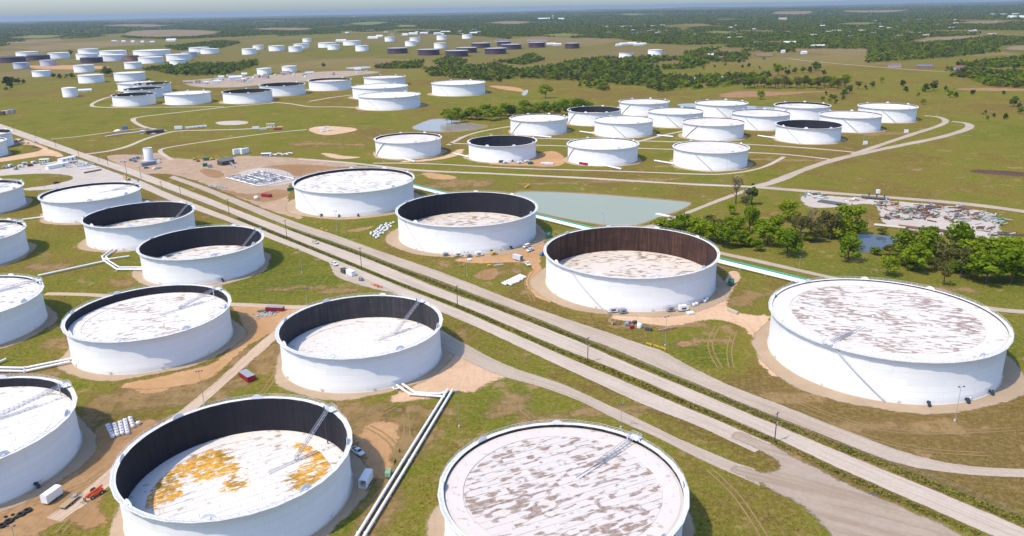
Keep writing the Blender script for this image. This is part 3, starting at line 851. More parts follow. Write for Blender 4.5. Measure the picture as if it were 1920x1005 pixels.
def ladder_parts(tank, r, h, zr, ang, reach, pole=True):
    """gauge platform on the rim with the rolling ladder down to the floating roof"""
    ca, sa = math.cos(ang), math.sin(ang)
    P = lambda d, s, z: (ca * d - sa * s, sa * d + ca * s, z)
    pf = MB()
    zt = h + .55
    pf.box(P(r + .3, 0, zt), (2.6, 3.4, .12), ang)
    for d in (r - .95, r + .3, r + 1.55):
        for s in (-1.65, 0, 1.65):
            if d == r + .3 and s == 0: continue
            pf.bar(P(d, s, zt), P(d, s, zt + 1.15), .08)
    for q in (.6, 1.15):
        for s in (-1.65, 1.65): pf.bar(P(r - .95, s, zt + q), P(r + 1.55, s, zt + q), .07)
        pf.bar(P(r + 1.55, -1.65, zt + q), P(r + 1.55, 1.65, zt + q), .07)
    for s in (-1.5, 1.5):
        pf.bar(P(r + .8, s, h - .5), P(r + .8, s, zt), .12)
        pf.bar(P(r - .1, s, h - .3), P(r - .1, s, zt), .12)
    o = pf.obj('gauge_platform', RAIL, tank)
    if pole:
        MB().cyl(P(r - 1.5, 1.2, zr), P(r - 1.5, 1.2, zt + 1.3), .20, n=8).obj('gauge_pole', MIXER if zr < h - 5 else RAIL, o)
    a = Vector(P(r - 1.0, 0, zt - .1))
    b = Vector(P(r - 1.0 - reach, 0, zr + .25))
    ld = MB()
    n = max(6, int((b - a).length / 1.5))
    side = Vector((-sa, ca, 0)) * .48
    for s in (-1, 1):
        ld.bar(a + side * s, b + side * s, .12, .18)
        ld.bar(a + side * s + Vector((0, 0, 1.0)), b + side * s + Vector((0, 0, 1.0)), .09)
    for i in range(n + 1):
        p = a + (b - a) * (i / n)
        ld.bar(p - side, p + side, .30, .05)
        for s in (-1, 1):
            ld.bar(p + side * s, p + side * s + Vector((0, 0, 1.0)), .06)
            if i < n: ld.bar(p + side * s, a + (b - a) * ((i + 1) / n) + side * s + Vector((0, 0, 1.0)), .045)
    lo = ld.obj('rolling_ladder', GALV, tank)
    rw = MB()
    for s in (-.55, .55):
        rw.bar(P(r - 3.2 - reach * .25, s, zr + .12), P(max(-r * .4, r - reach - 10), s, zr + .12), .16, .22)
    rw.obj('ladder_runway', RAIL, lo)

def stair_part(tank, r, h, a0, direc, lo=False):
    """spiral stair up the shell, starting at the platform angle a0 and going down in direction direc"""
    m = MB()
    span = h * 1.12 / r
    n = 16 if lo else 40
    w = .85
    pr = None
    for i in range(n + 1):
        a = a0 + direc * span * i / n
        z = h - .4 - (h - .5) * i / n
        c, s = math.cos(a), math.sin(a)
        q = [(c * (r + .06), s * (r + .06), z - .18), (c * (r + w), s * (r + w), z - .18), (c * (r + w), s * (r + w), z + .05), (c * (r + .06), s * (r + .06), z + .05)]
        if pr: m.add(pr + q, [(0, 1, 5, 4), (1, 2, 6, 5), (2, 3, 7, 6), (3, 0, 4, 7)])
        if not lo and i % 2 == 0: m.bar((c * (r + w), s * (r + w), z), (c * (r + w), s * (r + w), z + 1.05), .05)
        if pr and not lo: m.bar((pr[2][0], pr[2][1], pr[2][2] + 1.0), (q[2][0], q[2][1], q[2][2] + 1.0), .06)
        pr = q
    m.obj('spiral_stair', RAIL, tank)

def mixers_part(tank, r, angs):
    m = MB()
    m.cyl((-.2, 0, 1.3), (.55, 0, 1.3), .55, n=12)
    m.cyl((.5, 0, 1.3), (1.9, 0, 1.25), .32, n=10)
    m.box((1.3, 0, .55), (.9, .7, 1.0))
    m.box((1.2, 0, 1.85), (.5, .5, .5))
    me = m.mesh('mixer', MIXER)
    for a in angs: inst('mixer', me, tank, (math.cos(a) * r, math.sin(a) * r, 0), a)

def manways_part(tank, r, angs):
    m = MB()
    m.cyl((-.1, 0, 1.1), (.35, 0, 1.1), .42, n=12); m.cyl((.33, 0, 1.1), (.42, 0, 1.1), .58, n=14)
    me = m.mesh('manway', RIM)
    for a in angs: inst('manway', me, tank, (math.cos(a) * r, math.sin(a) * r, 0), a)
PLATE_FULL = {}
def deck_plates(roof, rr, ang, mat, nlegs=True):
    """lap-welded deck plates as pieces of their own, in running rows, clipped by the pontoon"""
    ri = rr * .835 - .12
    pl, pw = 9.0, 2.75
    thick = .02
    ca, sa = math.cos(ang), math.sin(ang)
    key = mat.name
    full = MB().box((0, 0, 0), (pl - .10, pw - .10, thick)).mesh('roof_plate', mat)
    ny = int(ri / pw) + 1
    k = 0
    for j in range(-ny, ny + 1):
        y0, y1 = j * pw - pw / 2, j * pw + pw / 2
        off = (j % 2) * pl / 2
        for i in range(-6, 7):
            x0, x1 = i * pl - pl / 2 + off, i * pl + pl / 2 + off
            cor = [(x0, y0), (x1, y0), (x1, y1), (x0, y1)]
            ins = [math.hypot(*c) < ri for c in cor]
            zo = .012 * ((i * 7 + j * 13) % 5)
            if all(ins):
                cx, cy = (x0 + x1) / 2, (y0 + y1) / 2
                inst('roof_plate', full, roof, (cx * ca - cy * sa, cx * sa + cy * ca, -.20 + zo), rot=((hash((i, j)) % 7 - 3) * .0012, (hash((j, i)) % 7 - 3) * .0008, ang))
                k += 1
            else:
                # clip the rectangle by the circle
                g = .05
                poly = []
                N = 14
                e = [(x0 + g, y0 + g), (x1 - g, y0 + g), (x1 - g, y1 - g), (x0 + g, y1 - g)]
                for c in range(4):
                    p, q = e[c], e[(c + 1) % 4]
                    for s in range(N):
                        f = s / N
                        poly.append((p[0] + (q[0] - p[0]) * f, p[1] + (q[1] - p[1]) * f))
                inn = [p for p in poly if math.hypot(*p) < ri]
                if len(inn) < 8: continue
                cx = sum(p[0] for p in inn) / len(inn); cy = sum(p[1] for p in inn) / len(inn)
                # drop straight-run points
                out = []
                for s, p in enumerate(inn):
                    a, b = inn[s - 1], inn[(s + 1) % len(inn)]
                    if abs((p[0] - a[0]) * (b[1] - p[1]) - (p[1] - a[1]) * (b[0] - p[0])) > 1e-4: out.append(p)
                if len(out) < 3: continue
                m = MB().prism([(p[0] - cx, p[1] - cy) for p in out], -thick / 2, thick / 2)
                inst('roof_plate', m.mesh('roof_plate', mat), roof, (cx * ca - cy * sa, cx * sa + cy * ca, -.20 + zo), ang)
                k += 1
    # support legs
    rings = [(.0, 1), (.17, 6), (.34, 11), (.51, 16), (.68, 22), (.91, 26)]
    for f, n in rings:
        for q in range(n):
            a = 2 * math.pi * q / n + f * 3
            inst('support_leg', LEGM, roof, (f * rr * math.cos(a), f * rr * math.sin(a), 0))
    return k

def tank(X, Y, r, h, zr, label, group, lvl=1, shell=None, inner=None, deck=None, ladder=None, stair=None, direc=1, mix=(), plate=None, pang=0.0, nsh=8, pad=True, girder=True, rise=0.0):
    """lvl 2: rails, plates, legs; 1: girder, shields, stair; 0: far"""
    shell = shell or WHITE
    inner = inner or IN_BLACK
    deck = deck or DECKW
    t = empty('storage_tank', (X, Y, float(hill(X, Y)) if math.hypot(X, Y) > 1900 else 0.0), 0, label, 'storage tank', group)
    n = (128, 72, 36)[2 - lvl]
    key = (round(r, 1), round(h, 1), shell.name, n)
    inst('shell', cached(('s',) + key, lambda: shell_mesh(r, h, shell, n)), t)
    if girder and lvl > 0:
        ng = 40 if r > 36 else 30
        inst('wind_girder', cached(('g',) + key, lambda: girder_mesh(r, h, ng)), t)
        inst('ringwall', cached(('rw', round(r, 1)), lambda: MB().lathe([(r + .02, .26), (r + .42, .24), (r + .5, -.1)], 72, flip=True, sm=False).mesh('ringwall', RINGW)), t)
    elif girder:
        inst('wind_girder', cached(('g',) + key, lambda: girder_mesh(r, h, 24, .7)), t)
    if zr < h - .25:
        inst('inner_wall', cached(('i', round(zr, 1), inner.name) + key, lambda: inner_mesh(r, h, zr, inner, n)), t)
    if lvl > 0:
        rf = inst('floating_roof', cached(('r', deck.name) + key, lambda: roof_mesh(r, deck, n)), t, (0, 0, zr))
        for q in range(nsh):
            a = .35 + pang + 2 * math.pi * q / nsh
            inst('foam_shield', SHIELD, t, ((r - .02) * math.cos(a), (r - .02) * math.sin(a), h - .15), a)
    else:
        rf = inst('floating_roof', cached(('r', deck.name, rise) + key, lambda: lo_roof(r, deck, n, rise)), t, (0, 0, zr))
    if lvl == 2:
        inst('guard_rail', cached(('gr',) + key, lambda: rail_mesh(r, h, 40 if r > 36 else 30)), t)
    if plate: deck_plates(rf, r, pang, plate)
    if ladder: ladder_parts(t, r, h, zr, *ladder)
    if stair is not None: stair_part(t, r, h, stair, direc, lvl < 2)
    if len(mix): mixers_part(t, r, mix)
    if lvl == 2: manways_part(t, r, [-1.57 + .62 * q + pang for q in (-2, -1, 0, 1, 2)])
    if pad and lvl > 0:
        a = np.linspace(0, 2 * np.pi, 40, endpoint=False)
        ex = 6.5 if r < 36 else 9.0
        rr = r + ex + 1.2 * np.sin(a * 3 + X) + .8 * np.sin(a * 7 + Y)
        sheet('tank_pad', np.stack([X + rr * np.cos(a), Y + rr * np.sin(a)], 1), PADG, .06 + (abs(int(X)) % 7) * .002, 2.4, px=False, smooth=1)
    return t

def ang_at(X, Y, px, py, z):
    x, y = G(px, py, z)
    return math.atan2(y - Y, x - X)

GL, GB, GP, GQ, GR, GD, GT = ('open-top tanks of the left-hand rows', 'large tanks along the north road', 'tanks of the right-hand cluster', 'tanks of the middle-left cluster', 'far white tanks on the left', 'dark far tanks', 'small white far tanks')
# near rows left of the road
bx, by = -80.86, 195.5
ORB = [(*G(px, py, 2.8), r) for px, py, r in ((296, 935, 4.2), (312, 908, 4.6), (338, 882, 5), (368, 866, 5), (398, 856, 4.6), (425, 882, 4), (412, 868, 4.4), (322, 925, 3), (580, 833, 5), (604, 850, 4.6), (622, 866, 4), (585, 895, 7), (600, 880, 6), (270, 945, 3), (385, 885, 5), (440, 905, 4))]
PA = roof_mat('blotched_deck_plates', 0.66, (0.215, 0.115, 0.062), base=(0.63, 0.555, 0.485), rust=0.4)
PB = roof_mat('orange_stained_plates', 0.22, (0.42, 0.27, 0.15), orange=ORB, rust=0.35)
DECKM = roof_mat('brown_blotched_deck', 0.52, (0.22, 0.115, 0.035), base=(0.70, 0.61, 0.51), rust=0.8, plates=False)
PC = roof_mat('clean_deck_plates', 0.16, (0.5, 0.40, 0.28), rust=0.12)
PD = roof_mat('speckled_deck_plates', 0.44, (0.36, 0.20, 0.08), rust=0.5)
PO = roof_mat('dashed_deck_plates', 0.66, (0.235, 0.115, 0.042), base=(0.70, 0.62, 0.53), rust=0.5)
RW, RWH = 31.95, 14.6
tA = tank(12.35, 175.5, 31.6, RWH, 13.8, 'nearest tank at the bottom edge, white roof blotched with grey-brown puddle stains', GL, 2, ladder=(ang_at(12.35, 175.5, 1197, 815, 15.2), 15.5), plate=PA, pang=.42, deck=roof_mat('cream_pontoon_deck', 0.10, (0.42, 0.28, 0.16), base=(0.655, 0.575, 0.50), rust=0.55, plates=False))
for k_, (dz, w_, h_, da) in enumerate(((3.0, .5, 1.9, .0), (2.2, .55, .55, .055))):
    a_ = ang_at(12.35, 175.5, 1263, 1004, RWH - 3) + da
    mk = MB(); rr_ = 31.64
    mk.box((rr_, 0, RWH - dz), (.06, w_, h_)).obj('tank_number', paint('blue_stencil_paint', (.02, .05, .16)), tA).rotation_euler = (0, 0, a_)
tank(bx, by, 31.7, RWH, 2.8, 'open tank at bottom left with bright orange stains on its sunken roof', GL, 2, ladder=(ang_at(bx, by, 623, 766, 15.2), 13), plate=PB, pang=.55)
tank(-61.8, 289.3, RW, RWH, 4.5, 'open tank with grey inner wall, clean sunken roof and black gauge pole', GL, 2, inner=IN_GREY, ladder=(ang_at(-61.8, 289.3, 793, 563, 15.2), 14), plate=PC, pang=.3)
tank(-155.6, 308.2, RW, RWH, 11.1, 'white tank with brown-speckled high roof left of the grey-lined open tank', GL, 2, ladder=(ang_at(-155.6, 308.2, 411, 540, 15.2), 18), plate=PD, pang=.5)
tank(-172.1, 411.9, RW, RWH, 2.8, 'open tank with deep black inner wall beside the main road, nearer of two', GL, 2, deck=DECKS, ladder=(ang_at(-172.1, 411.9, 480, 432, 15.2), 13), mix=(-.95,), pang=.2)
tank(-236.5, 477.4, RW, RWH, 3.7, 'open tank with deep black inner wall, farther of two above the forked pipes', GL, 2, deck=DECKS, ladder=(ang_at(-236.5, 477.4, 353, 383, 15.2), 13), pang=.7)
tank(-301.6, 544.7, RW, RWH, 13.0, 'white tank with high speckled roof in front of the cluttered gravel yard', GL, 2, deck=DECKW, ladder=(ang_at(-301.6, 544.7, 255, 345, 15.2), 17), pang=.1)
tank(-397.6, 560.6, RW, RWH, 12.6, 'white tank cut by the left edge level with the road yard', GL, 2, ladder=(ang_at(-397.6, 560.6, 36, 339, 15.2), 17), pang=.4)
tank(-322.9, 436.8, RW, RWH, 13.0, 'white tank cut by the left edge, one row nearer than the yard', GL, 2, deck=DECKS, ladder=(ang_at(-322.9, 436.8, 41, 414, 15.2), 17), pang=.9)
tank(-249.2, 326.1, RW, RWH, 13.9, 'white tank cut by the left edge beside the speckled one', GL, 2, ladder=(ang_at(-249.2, 326.1, 73, 525, 15.2), 18), plate=PD, pang=.3)
tank(-174.3, 213.7, RW, RWH, 11.4, 'lowest white tank cut by the left edge with long ladder over a spotted roof', GL, 2, ladder=(ang_at(-174.3, 213.7, 131, 719, 15.2), 24), plate=PC, mix=(-.42,), pang=.6)
tank(-580.4, 846.9, RW, RWH, 11.0, 'half-hidden white tank at the left edge by the parked cars, farther one', GL, 1)
tank(-549.0, 785.5, RW, RWH, 13.5, 'half-hidden white tank at the left edge by the parked cars, nearer one', GL, 1)
# the four large ones
BW, BH = 43.0, 16.9
tank(-115.0, 559.2, BW, BH, 15.0, 'large tank with speckled high roof, farthest of four along the north road', GB, 2, deck=DECKS, stair=ang_at(-115, 559.2, 562, 357, 16), direc=1, mix=(-1.95, -1.65, -1.35), pang=.2, nsh=10)
tank(-27.5, 468.5, BW, BH, 3.1, 'large open tank with black inner wall left of the green pond', GB, 2, deck=DECKM, stair=ang_at(-27.5, 468.5, 771, 410, 16), mix=(-1.2, -.9), pang=.5, nsh=10)
tank(60.5, 375.3, BW, BH, 3.1, 'large open tank with rusty brown inner wall in the centre', GB, 2, inner=IN_RUST, deck=DECKM, stair=ang_at(60.5, 375.3, 1076, 505, 16), mix=(), pang=.1, nsh=10)
tank(147.3, 283.2, 42.4, BH, 16.5, 'largest white tank at the right, flat roof full of brown dashes', GB, 2, plate=PO, deck=roof_mat('warm_pontoon_deck', 0.12, (0.42, 0.27, 0.14), base=(0.71, 0.625, 0.53), rust=0.6, plates=False), ladder=(ang_at(147.3, 283.2, 1563, 640, 17), 16, False), stair=ang_at(147.3, 283.2, 1575, 650, 16), mix=(-1.62, -1.28, -.98), pang=-.28, nsh=10)
# right-hand cluster
def P(X, Y, h, zr, lab, px=None, py=None, d=1, **k):
    st = ang_at(X, Y, px, py, h) if px else None
    return tank(X, Y, 32.0, h, zr, lab, GP, 1, stair=st, direc=d, **k)
P(-100.0, 760.4, 15.2, 13.6, 'white tank at the left end of the front row of the right-hand cluster', 705, 270, -1, deck=DECKT)
P(-7.2, 733.7, 15.0, 2.5, 'open tank with black interior in the front row of the right-hand cluster', 893, 268, 1)
P(85.6, 709.3, 14.9, 14.2, 'white tank with a red cart at its foot, third in the front row', 1083, 275, -1)
P(177.7, 680.0, 15.2, 14.6, 'white tank at the right end of the front row, short white pipe at left', 1299, 286, 1, deck=DECKT)
P(33.2, 886.6, 15.6, 14.8, 'white tank nearest the brown pond and the tree belt', 972, 228, -1)
P(103.8, 950.4, 15.6, 8.0, 'open tank with dark interior against the tree belt behind the brown pond', 1080, 210, -1, deck=DECKT)
P(126.6, 861.1, 15.1, 14.6, 'white tank in the second row directly above the red-cart tank', 1141, 233, 1)
P(177.4, 1029.6, 15.1, 14.2, 'white tank at the back left of the right-hand cluster', 1175, 196, -1, deck=DECKT)
P(197.1, 924.1, 15.6, 14.8, 'white tank between the back-left tank and the second row', 1240, 216, 1)
P(218.6, 832.2, 15.3, 14.6, 'white tank in the second row above the front row\'s right end', 1302, 236, -1, deck=DECKT)
P(271.7, 1002.0, 14.9, 14.0, 'white tank in the back row before the grey strip of water', 1335, 200, 1)
P(288.3, 893.2, 15.6, 14.8, 'white tank left of the black-roofed one in the middle of the cluster', 1393, 217, 1, deck=DECKT)
P(359.0, 957.1, 15.6, 13.6, 'white tank with sunken speckled roof in the back row', 1470, 203, -1, deck=DECKS)
P(309.3, 801.1, 15.4, 2.5, 'open tank with black interior at the right of the cluster, stair in front', 1489, 236, 1)
P(380.3, 867.2, 15.6, 14.9, 'white tank just right of and behind the open black one', 1578, 222, 1, deck=DECKT)
P(452.4, 933.3, 15.6, 14.8, 'white tank at the far right corner by the curving roads', 1648, 207, 1)
# middle-left cluster
def Q(X, Y, r, h, zr, lab, **k): return tank(X, Y, r - .8, h, zr, lab, GQ, 1, **k)
Q(-591.0, 1241.5, 31.8, 15.4, 3, 'open black-lined tank, leftmost and nearest of three stepping back')
Q(-623.6, 1348.4, 31.4, 14.6, 3, 'open black-lined tank, middle of three stepping back')
Q(-651.6, 1447.1, 32.2, 14.4, 3, 'open black-lined tank, farthest of three stepping back')
Q(-699.5, 1486.4, 32.2, 13.4, 13, 'cream-roofed tank half hidden behind the three open black-lined tanks', deck=DECKT)
Q(-509.9, 1251.5, 35.0, 15.5, 15, 'white closed-looking tank right of the three open black-lined tanks')
Q(-416.5, 1256.9, 38.5, 16.1, 3, 'open black-lined tank in the middle of the middle-left row')
Q(-389.5, 1360.4, 38.5, 16.3, 4, 'open black-lined tank behind the middle of the middle-left row')
Q(-324.0, 1436.1, 38.5, 16.3, 13, 'white tank with tan sunken roof left of three stacked white ones', deck=DECKT)
Q(-233.8, 1495.0, 39.4, 15.2, 14, 'rearmost of three white tanks in line beside the clearing, tan roof', deck=DECKT)
Q(-210.6, 1291.7, 45.4, 16.9, 16.4, 'middle of three white tanks in line beside the clearing')
Q(-174.8, 1149.1, 45.3, 17.3, 16.8, 'front one of three white tanks in line beside the clearing', stair=-2.2)
Q(-83.9, 1316.7, 45.0, 18.0, 17.5, 'lone white tank right of the three in line, pale roof', stair=-2.3)
# small and far tanks
def F(X, Y, r, h, lab, grp, shell=None, deck=None, zr=None, rise=.8, **k):
    return tank(X, Y, r, h, h - .1 if zr is None else zr, lab, grp, 0, shell=shell, deck=deck, rise=rise, **k)
F(-766.1, 1378.3, 11.7, 15.4, 'small tall white tank left of the three open black-lined tanks', GR, girder=False, rise=1.5)
WR = [(-877.5, 1669.6, 24.6, 16, 'white tank on the left plain, just left of a wider one', 0), (-816.1, 1712.5, 31, 16, 'wide white tank above the cream-roofed half-hidden tank', 0),
      (-1097.5, 1871.4, 19.6, 13.2, 'white tank nearest the left edge on open ground', 0), (-1062.1, 1995.8, 23.3, 17, 'white tank with reddish rim above the dirt strip', 1),
      (-983.3, 2091.7, 21, 16, 'small white tank left of the dark belt of trees', 0), (-1036.0, 2319.1, 33.7, 17, 'wide white tank left of two overlapping ones by the tree belt', 0),
      (-905.3, 2187.9, 20.8, 16, 'small bright white tank in front of a wide one by the tree belt', 0), (-991.7, 2406.2, 34, 19, 'wide white tank behind the small bright one', 0),
      (-560.4, 1825.5, 16, 12.5, 'left one of two small white tanks above the industrial yard', 0), (-514.8, 1871.1, 17, 13.5, 'right one of two small white tanks above the industrial yard', 0),
      (-1712.6, 2857.8, 35.5, 15, 'white tank behind two maroon ones at the far left', 0), (-1498.2, 2674.3, 32.3, 18, 'white tank right of the maroon pair at the far left', 0),
      (-1575.0, 3012.9, 34.9, 15, 'rearmost white tank in the wide far-left block', 0), (-1354.6, 2580.2, 33, 18, 'left front tank in the wide far-left white block', 0),
      (-1223.0, 2472.6, 37.7, 18, 'right front tank in the wide far-left white block', 0), (-1358.9, 2760.4, 42.9, 18, 'right rear tank in the wide far-left white block', 0),
      (-1229.5, 2769.4, 59.8, 16.9, 'very wide white tank on the far left', 0), (-1126.2, 2929.0, 35.8, 16.8, 'white tank behind the purple-grey one at the far left', 0), (-1043.7, 2806.7, 30.6, 16.4, 'white tank overlapping the one behind, right end of the far-left block', 0)]
for x, y, r, h, lab, rust in WR: F(x, y, r, h, lab, GR, deck=DECKT if rust else DECKW)
for x, y, r, h, lab, s in [(-1323.4, 2170.9, 19.6, 16, 'grey tank in front of the left maroon tank', GREYT), (-1308.7, 2273.7, 20.4, 16, 'grey tank in front of the right maroon tank', GREYT),
                           (-1036.4, 2607.4, 23.7, 15.5, 'purple-grey tank at the right end of the far-left block', GREYT), (-1156.9, 2461.2, 20.3, 14.9, 'rust-red tank between white ones at the far left', BROWNT),
                           (-1538.3, 2483.9, 37.4, 16.5, 'maroon tank touching the left edge', DARKT), (-1520.0, 2592.5, 33.6, 15.2, 'maroon tank second from the left edge', DARKT), (-1246.0, 2393.1, 30.7, 15, 'maroon tank before the wide far-left white block', DARKT)]:
    F(x, y, r, h, lab, 'coloured far tanks on the left', shell=s, deck=GREYT if s is GREYT else DARKT)
TT = [(-873.2, 2705.2, 23.7, 19), (-943.0, 3034.0, 20.2, 16.5), (-841.4, 2918.6, 27.9, 18), (-749.4, 2827.3, 23.3, 19), (-792.1, 3080.8, 29.0, 16.8), (-921.6, 3695.4, 20.5, 17.1), (-702.7, 3124.1, 34.7, 18), (-636.3, 2930.4, 22.2, 18), (-638.4, 3289.5, 35.7, 17),
      (-508.0, 2791.3, 22.8, 19), (-528.8, 3605.0, 22.8, 20), (-374.8, 3099.0, 22.1, 19), (-401.7, 3479.5, 22.9, 20), (-244.9, 2890.0, 21.7, 19), (-300.6, 3663.4, 23.4, 20), (-191.6, 3782.5, 23.7, 19)]
ORD = ['first', 'second', 'third', 'fourth', 'fifth', 'sixth', 'seventh', 'eighth', 'ninth', 'tenth', 'eleventh', 'twelfth', 'thirteenth', 'fourteenth', 'fifteenth', 'sixteenth']
for k, i in enumerate(sorted(range(len(TT)), key=lambda q: PX(*TT[q][:2])[0])):
    F(*TT[i], '%s from the left of the small white tanks scattered across the far plain' % ORD[k], GT)
UU = [(-359.2, 2602.8, 32.8, 17), (-245.5, 2473.7, 33.8, 17), (-152.7, 2374.5, 34.2, 17), (-133.3, 2574.0, 33.6, 15.6), (-97.9, 2877.1, 34.1, 16.4), (-39.1, 2474.2, 33.7, 17), (-15.1, 2967.5, 25.6, 16.6), (11.6, 2740.5, 34.3, 15.9), (101.8, 2826.3, 29.4, 17.1), (217.4, 2718.0, 24.9, 17)]
for k, i in enumerate(sorted(range(len(UU)), key=lambda q: PX(*UU[q][:2])[0])):
    F(*UU[i], '%s from the left of the maroon tanks on the far plain' % ORD[k], GD, shell=DARKT, deck=GREYT)
F(320.3, 2165.6, 19.7, 14, 'white tank streaked with rust above the wood', GT, shell=CREAM, deck=BROWNT)
F(413.5, 2251.0, 19.7, 15.5, 'lone small white tank right of the rust-streaked one', GT)
for x, y, r, h, lab in [(3532.7, 5658.0, 28.5, 20, 'front left tank of the white group near the right horizon'), (3568.0, 5601.7, 21.8, 20, 'white tank cut by the right edge near the horizon'), (4285.0, 6989.6, 25.5, 16, 'left rear tank of the white group near the right horizon'), (4475.2, 7130.4, 27.9, 19, 'right rear tank of the white group near the right horizon'), (4382.9, 7308.8, 22.7, 17, 'leftmost tank of the white group near the right horizon')]:
    t_ = F(x, y, r, h, lab, 'white tanks near the horizon')
    t_.location.z = float(hill(x, y))
# ------------------------------------------------------------------ paints for the small things
WP = paint('white_vehicle_paint', (0.78, 0.78, 0.77), 0.06, 0.7, rough=0.35, dirt=(0.45, 0.38, 0.3), dirt_amt=0.2)
GLASS = paint('dark_window_glass', (0.02, 0.025, 0.03), 0.2, 1.0, rough=0.1, spec=0.6)
TYRE = paint('tyre_rubber', (0.025, 0.025, 0.025), 0.2, 1.5, rough=0.9)
STEELW = paint('white_pipe_paint', (0.80, 0.79, 0.77), 0.08, 0.4, dirt=(0.45, 0.38, 0.3), dirt_amt=0.3)
GREENP = paint('green_pipe_coating', (0.05, 0.28, 0.17), 0.15, 0.3)
WOOD = paint('weathered_pole_wood', (0.085, 0.06, 0.045), 0.3, 1.2, rough=0.9)
PALLET = paint('pale_timber', (0.42, 0.30, 0.16), 0.3, 1.4, rough=0.9)
GREY = paint('grey_sheet_metal', (0.30, 0.31, 0.33), 0.15, 0.8, rough=0.5, dirt=(0.2, 0.17, 0.14))
DGREY = paint('dark_machine_grey', (0.08, 0.085, 0.09), 0.3, 0.9)
REDP = paint('red_paint', (0.32, 0.012, 0.03), 0.2, 0.8, dirt=(0.2, 0.08, 0.06))
GRNP = paint('dark_green_paint', (0.015, 0.13, 0.085), 0.2, 0.8)
LGRN = paint('light_green_paint', (0.24, 0.42, 0.22), 0.15, 0.8)
YEL = paint('yellow_paint', (0.62, 0.40, 0.03), 0.2, 0.8)
ORG = paint('orange_machine_paint', (0.62, 0.10, 0.03), 0.2, 0.8)
BLUE = paint('blue_paint', (0.06, 0.16, 0.33), 0.2, 0.8)
BAG = paint('white_sack_fabric', (0.72, 0.72, 0.74), 0.14, 2.0, rough=0.9)
BRICKB = paint('brown_siding', (0.10, 0.06, 0.045), 0.25, 0.8)
ROOFG = paint('grey_shingle_roof', (0.16, 0.165, 0.18), 0.2, 0.8, rough=0.9)
TAN = paint('tan_panel', (0.50, 0.44, 0.35), 0.12, 0.6)
CONCM = paint('concrete', (0.50, 0.48, 0.44), 0.15, 0.8, rough=0.9)
BROWNM = paint('rusty_steel', (0.17, 0.085, 0.05), 0.35, 1.0, rough=0.85)
LAMPM = paint('floodlight_housing', (0.09, 0.09, 0.10), 0.2, 1.0)

def heading(p, q):
    a, b = G(*p), G(*q)
    return math.atan2(b[1] - a[1], b[0] - a[0])
ROAD_RZ = heading((440, 397), (1160, 684))      # direction of the road corridor

# ------------------------------------------------------------------ vehicles
WHEEL = MB().cyl((0, -.14, 0), (0, .14, 0), .40, n=14).mesh('wheel', TYRE)
HUB = MB().cyl((0, -.155, 0), (0, .155, 0), .22, n=10).mesh('rim', GALV)
def wheels(t, xs, w, z=.40, k=1.0):
    for x in xs:
        for s in (-1, 1):
            o = inst('wheel', WHEEL, t, (x, s * w, z), scale=(k, 1, k) if k != 1 else None)
            inst('rim', HUB, o)

def profile_body(prof, w0, w1):
    """side profile (x,z) swept across the width, narrower at the top"""
    m = MB()
    n = len(prof)
    zmax = max(z for _, z in prof); zmin = min(z for _, z in prof)
    def wy(z): return w0 + (w1 - w0) * (z - zmin) / (zmax - zmin)
    L = [(x, -wy(z), z) for x, z in prof]
    Rr = [(x, wy(z), z) for x, z in prof]
    m.add(L + Rr, [tuple(range(n)), tuple(reversed(range(n, 2 * n)))] + [(i, n + i, n + (i + 1) % n, (i + 1) % n) for i in range(n)])
    return m

def pickup(px, py, rz, label, paintm=None, bed=None, group='pickups and vans about the site', cap=None):
    x, y = G(px, py)
    t = empty('pickup_truck', (x, y, .1), rz, label, 'pickup truck', group)
    pm = paintm or WP
    b = MB()
    lower = profile_body([(-2.85, .45), (2.75, .45), (2.9, .75), (2.85, 1.02), (1.35, 1.15), (-.62, 1.15), (-.62, .85), (-2.75, .85), (-2.75, 1.15), (-2.88, 1.15)], .98, .95)
    b.v, b.f, b.smooth = lower.v, lower.f, lower.smooth
    b.box((-1.70, .92, 1.0), (2.2, .10, .32)); b.box((-1.70, -.92, 1.0), (2.2, .10, .32)); b.box((-2.83, 0, 1.0), (.10, 1.8, .32))
    body = b.obj('body', pm, t)
    profile_body([(-.66, 1.12), (1.42, 1.12), (.72, 1.82), (-.52, 1.85)], .90, .74).obj('cab', pm, t)
    g = MB()
    g.add([(1.40, -.78, 1.2), (1.40, .78, 1.2), (.79, .66, 1.76), (.79, -.66, 1.76)], [(0, 1, 2, 3)])
    g.obj('windscreen', GLASS, t)
    for s in (-1, 1):
        g = MB()
        g.add([(-.5, s * .905, 1.22), (1.15, s * .905, 1.22), (.68, s * .79, 1.72), (-.46, s * .79, 1.72)], [(0, 1, 2, 3) if s < 0 else (3, 2, 1, 0)])
        g.obj('side_window', GLASS, t)
        MB().box((2.86, s * .72, .86), (.10, .36, .2)).obj('headlight', GALV, t)
    MB().box((-1.70, 0, .90), (2.1, 1.72, .06)).obj('truck_bed', bed or DGREY, t)
    if cap: MB().box((-1.7, 0, 1.5), (2.1, 1.75, .7)).obj('toolbox', cap, t)
    MB().box((2.92, 0, .55), (.12, 1.8, .22)).obj('bumper', GALV, t)
    wheels(t, (-1.85, 1.85), .86)
    return t

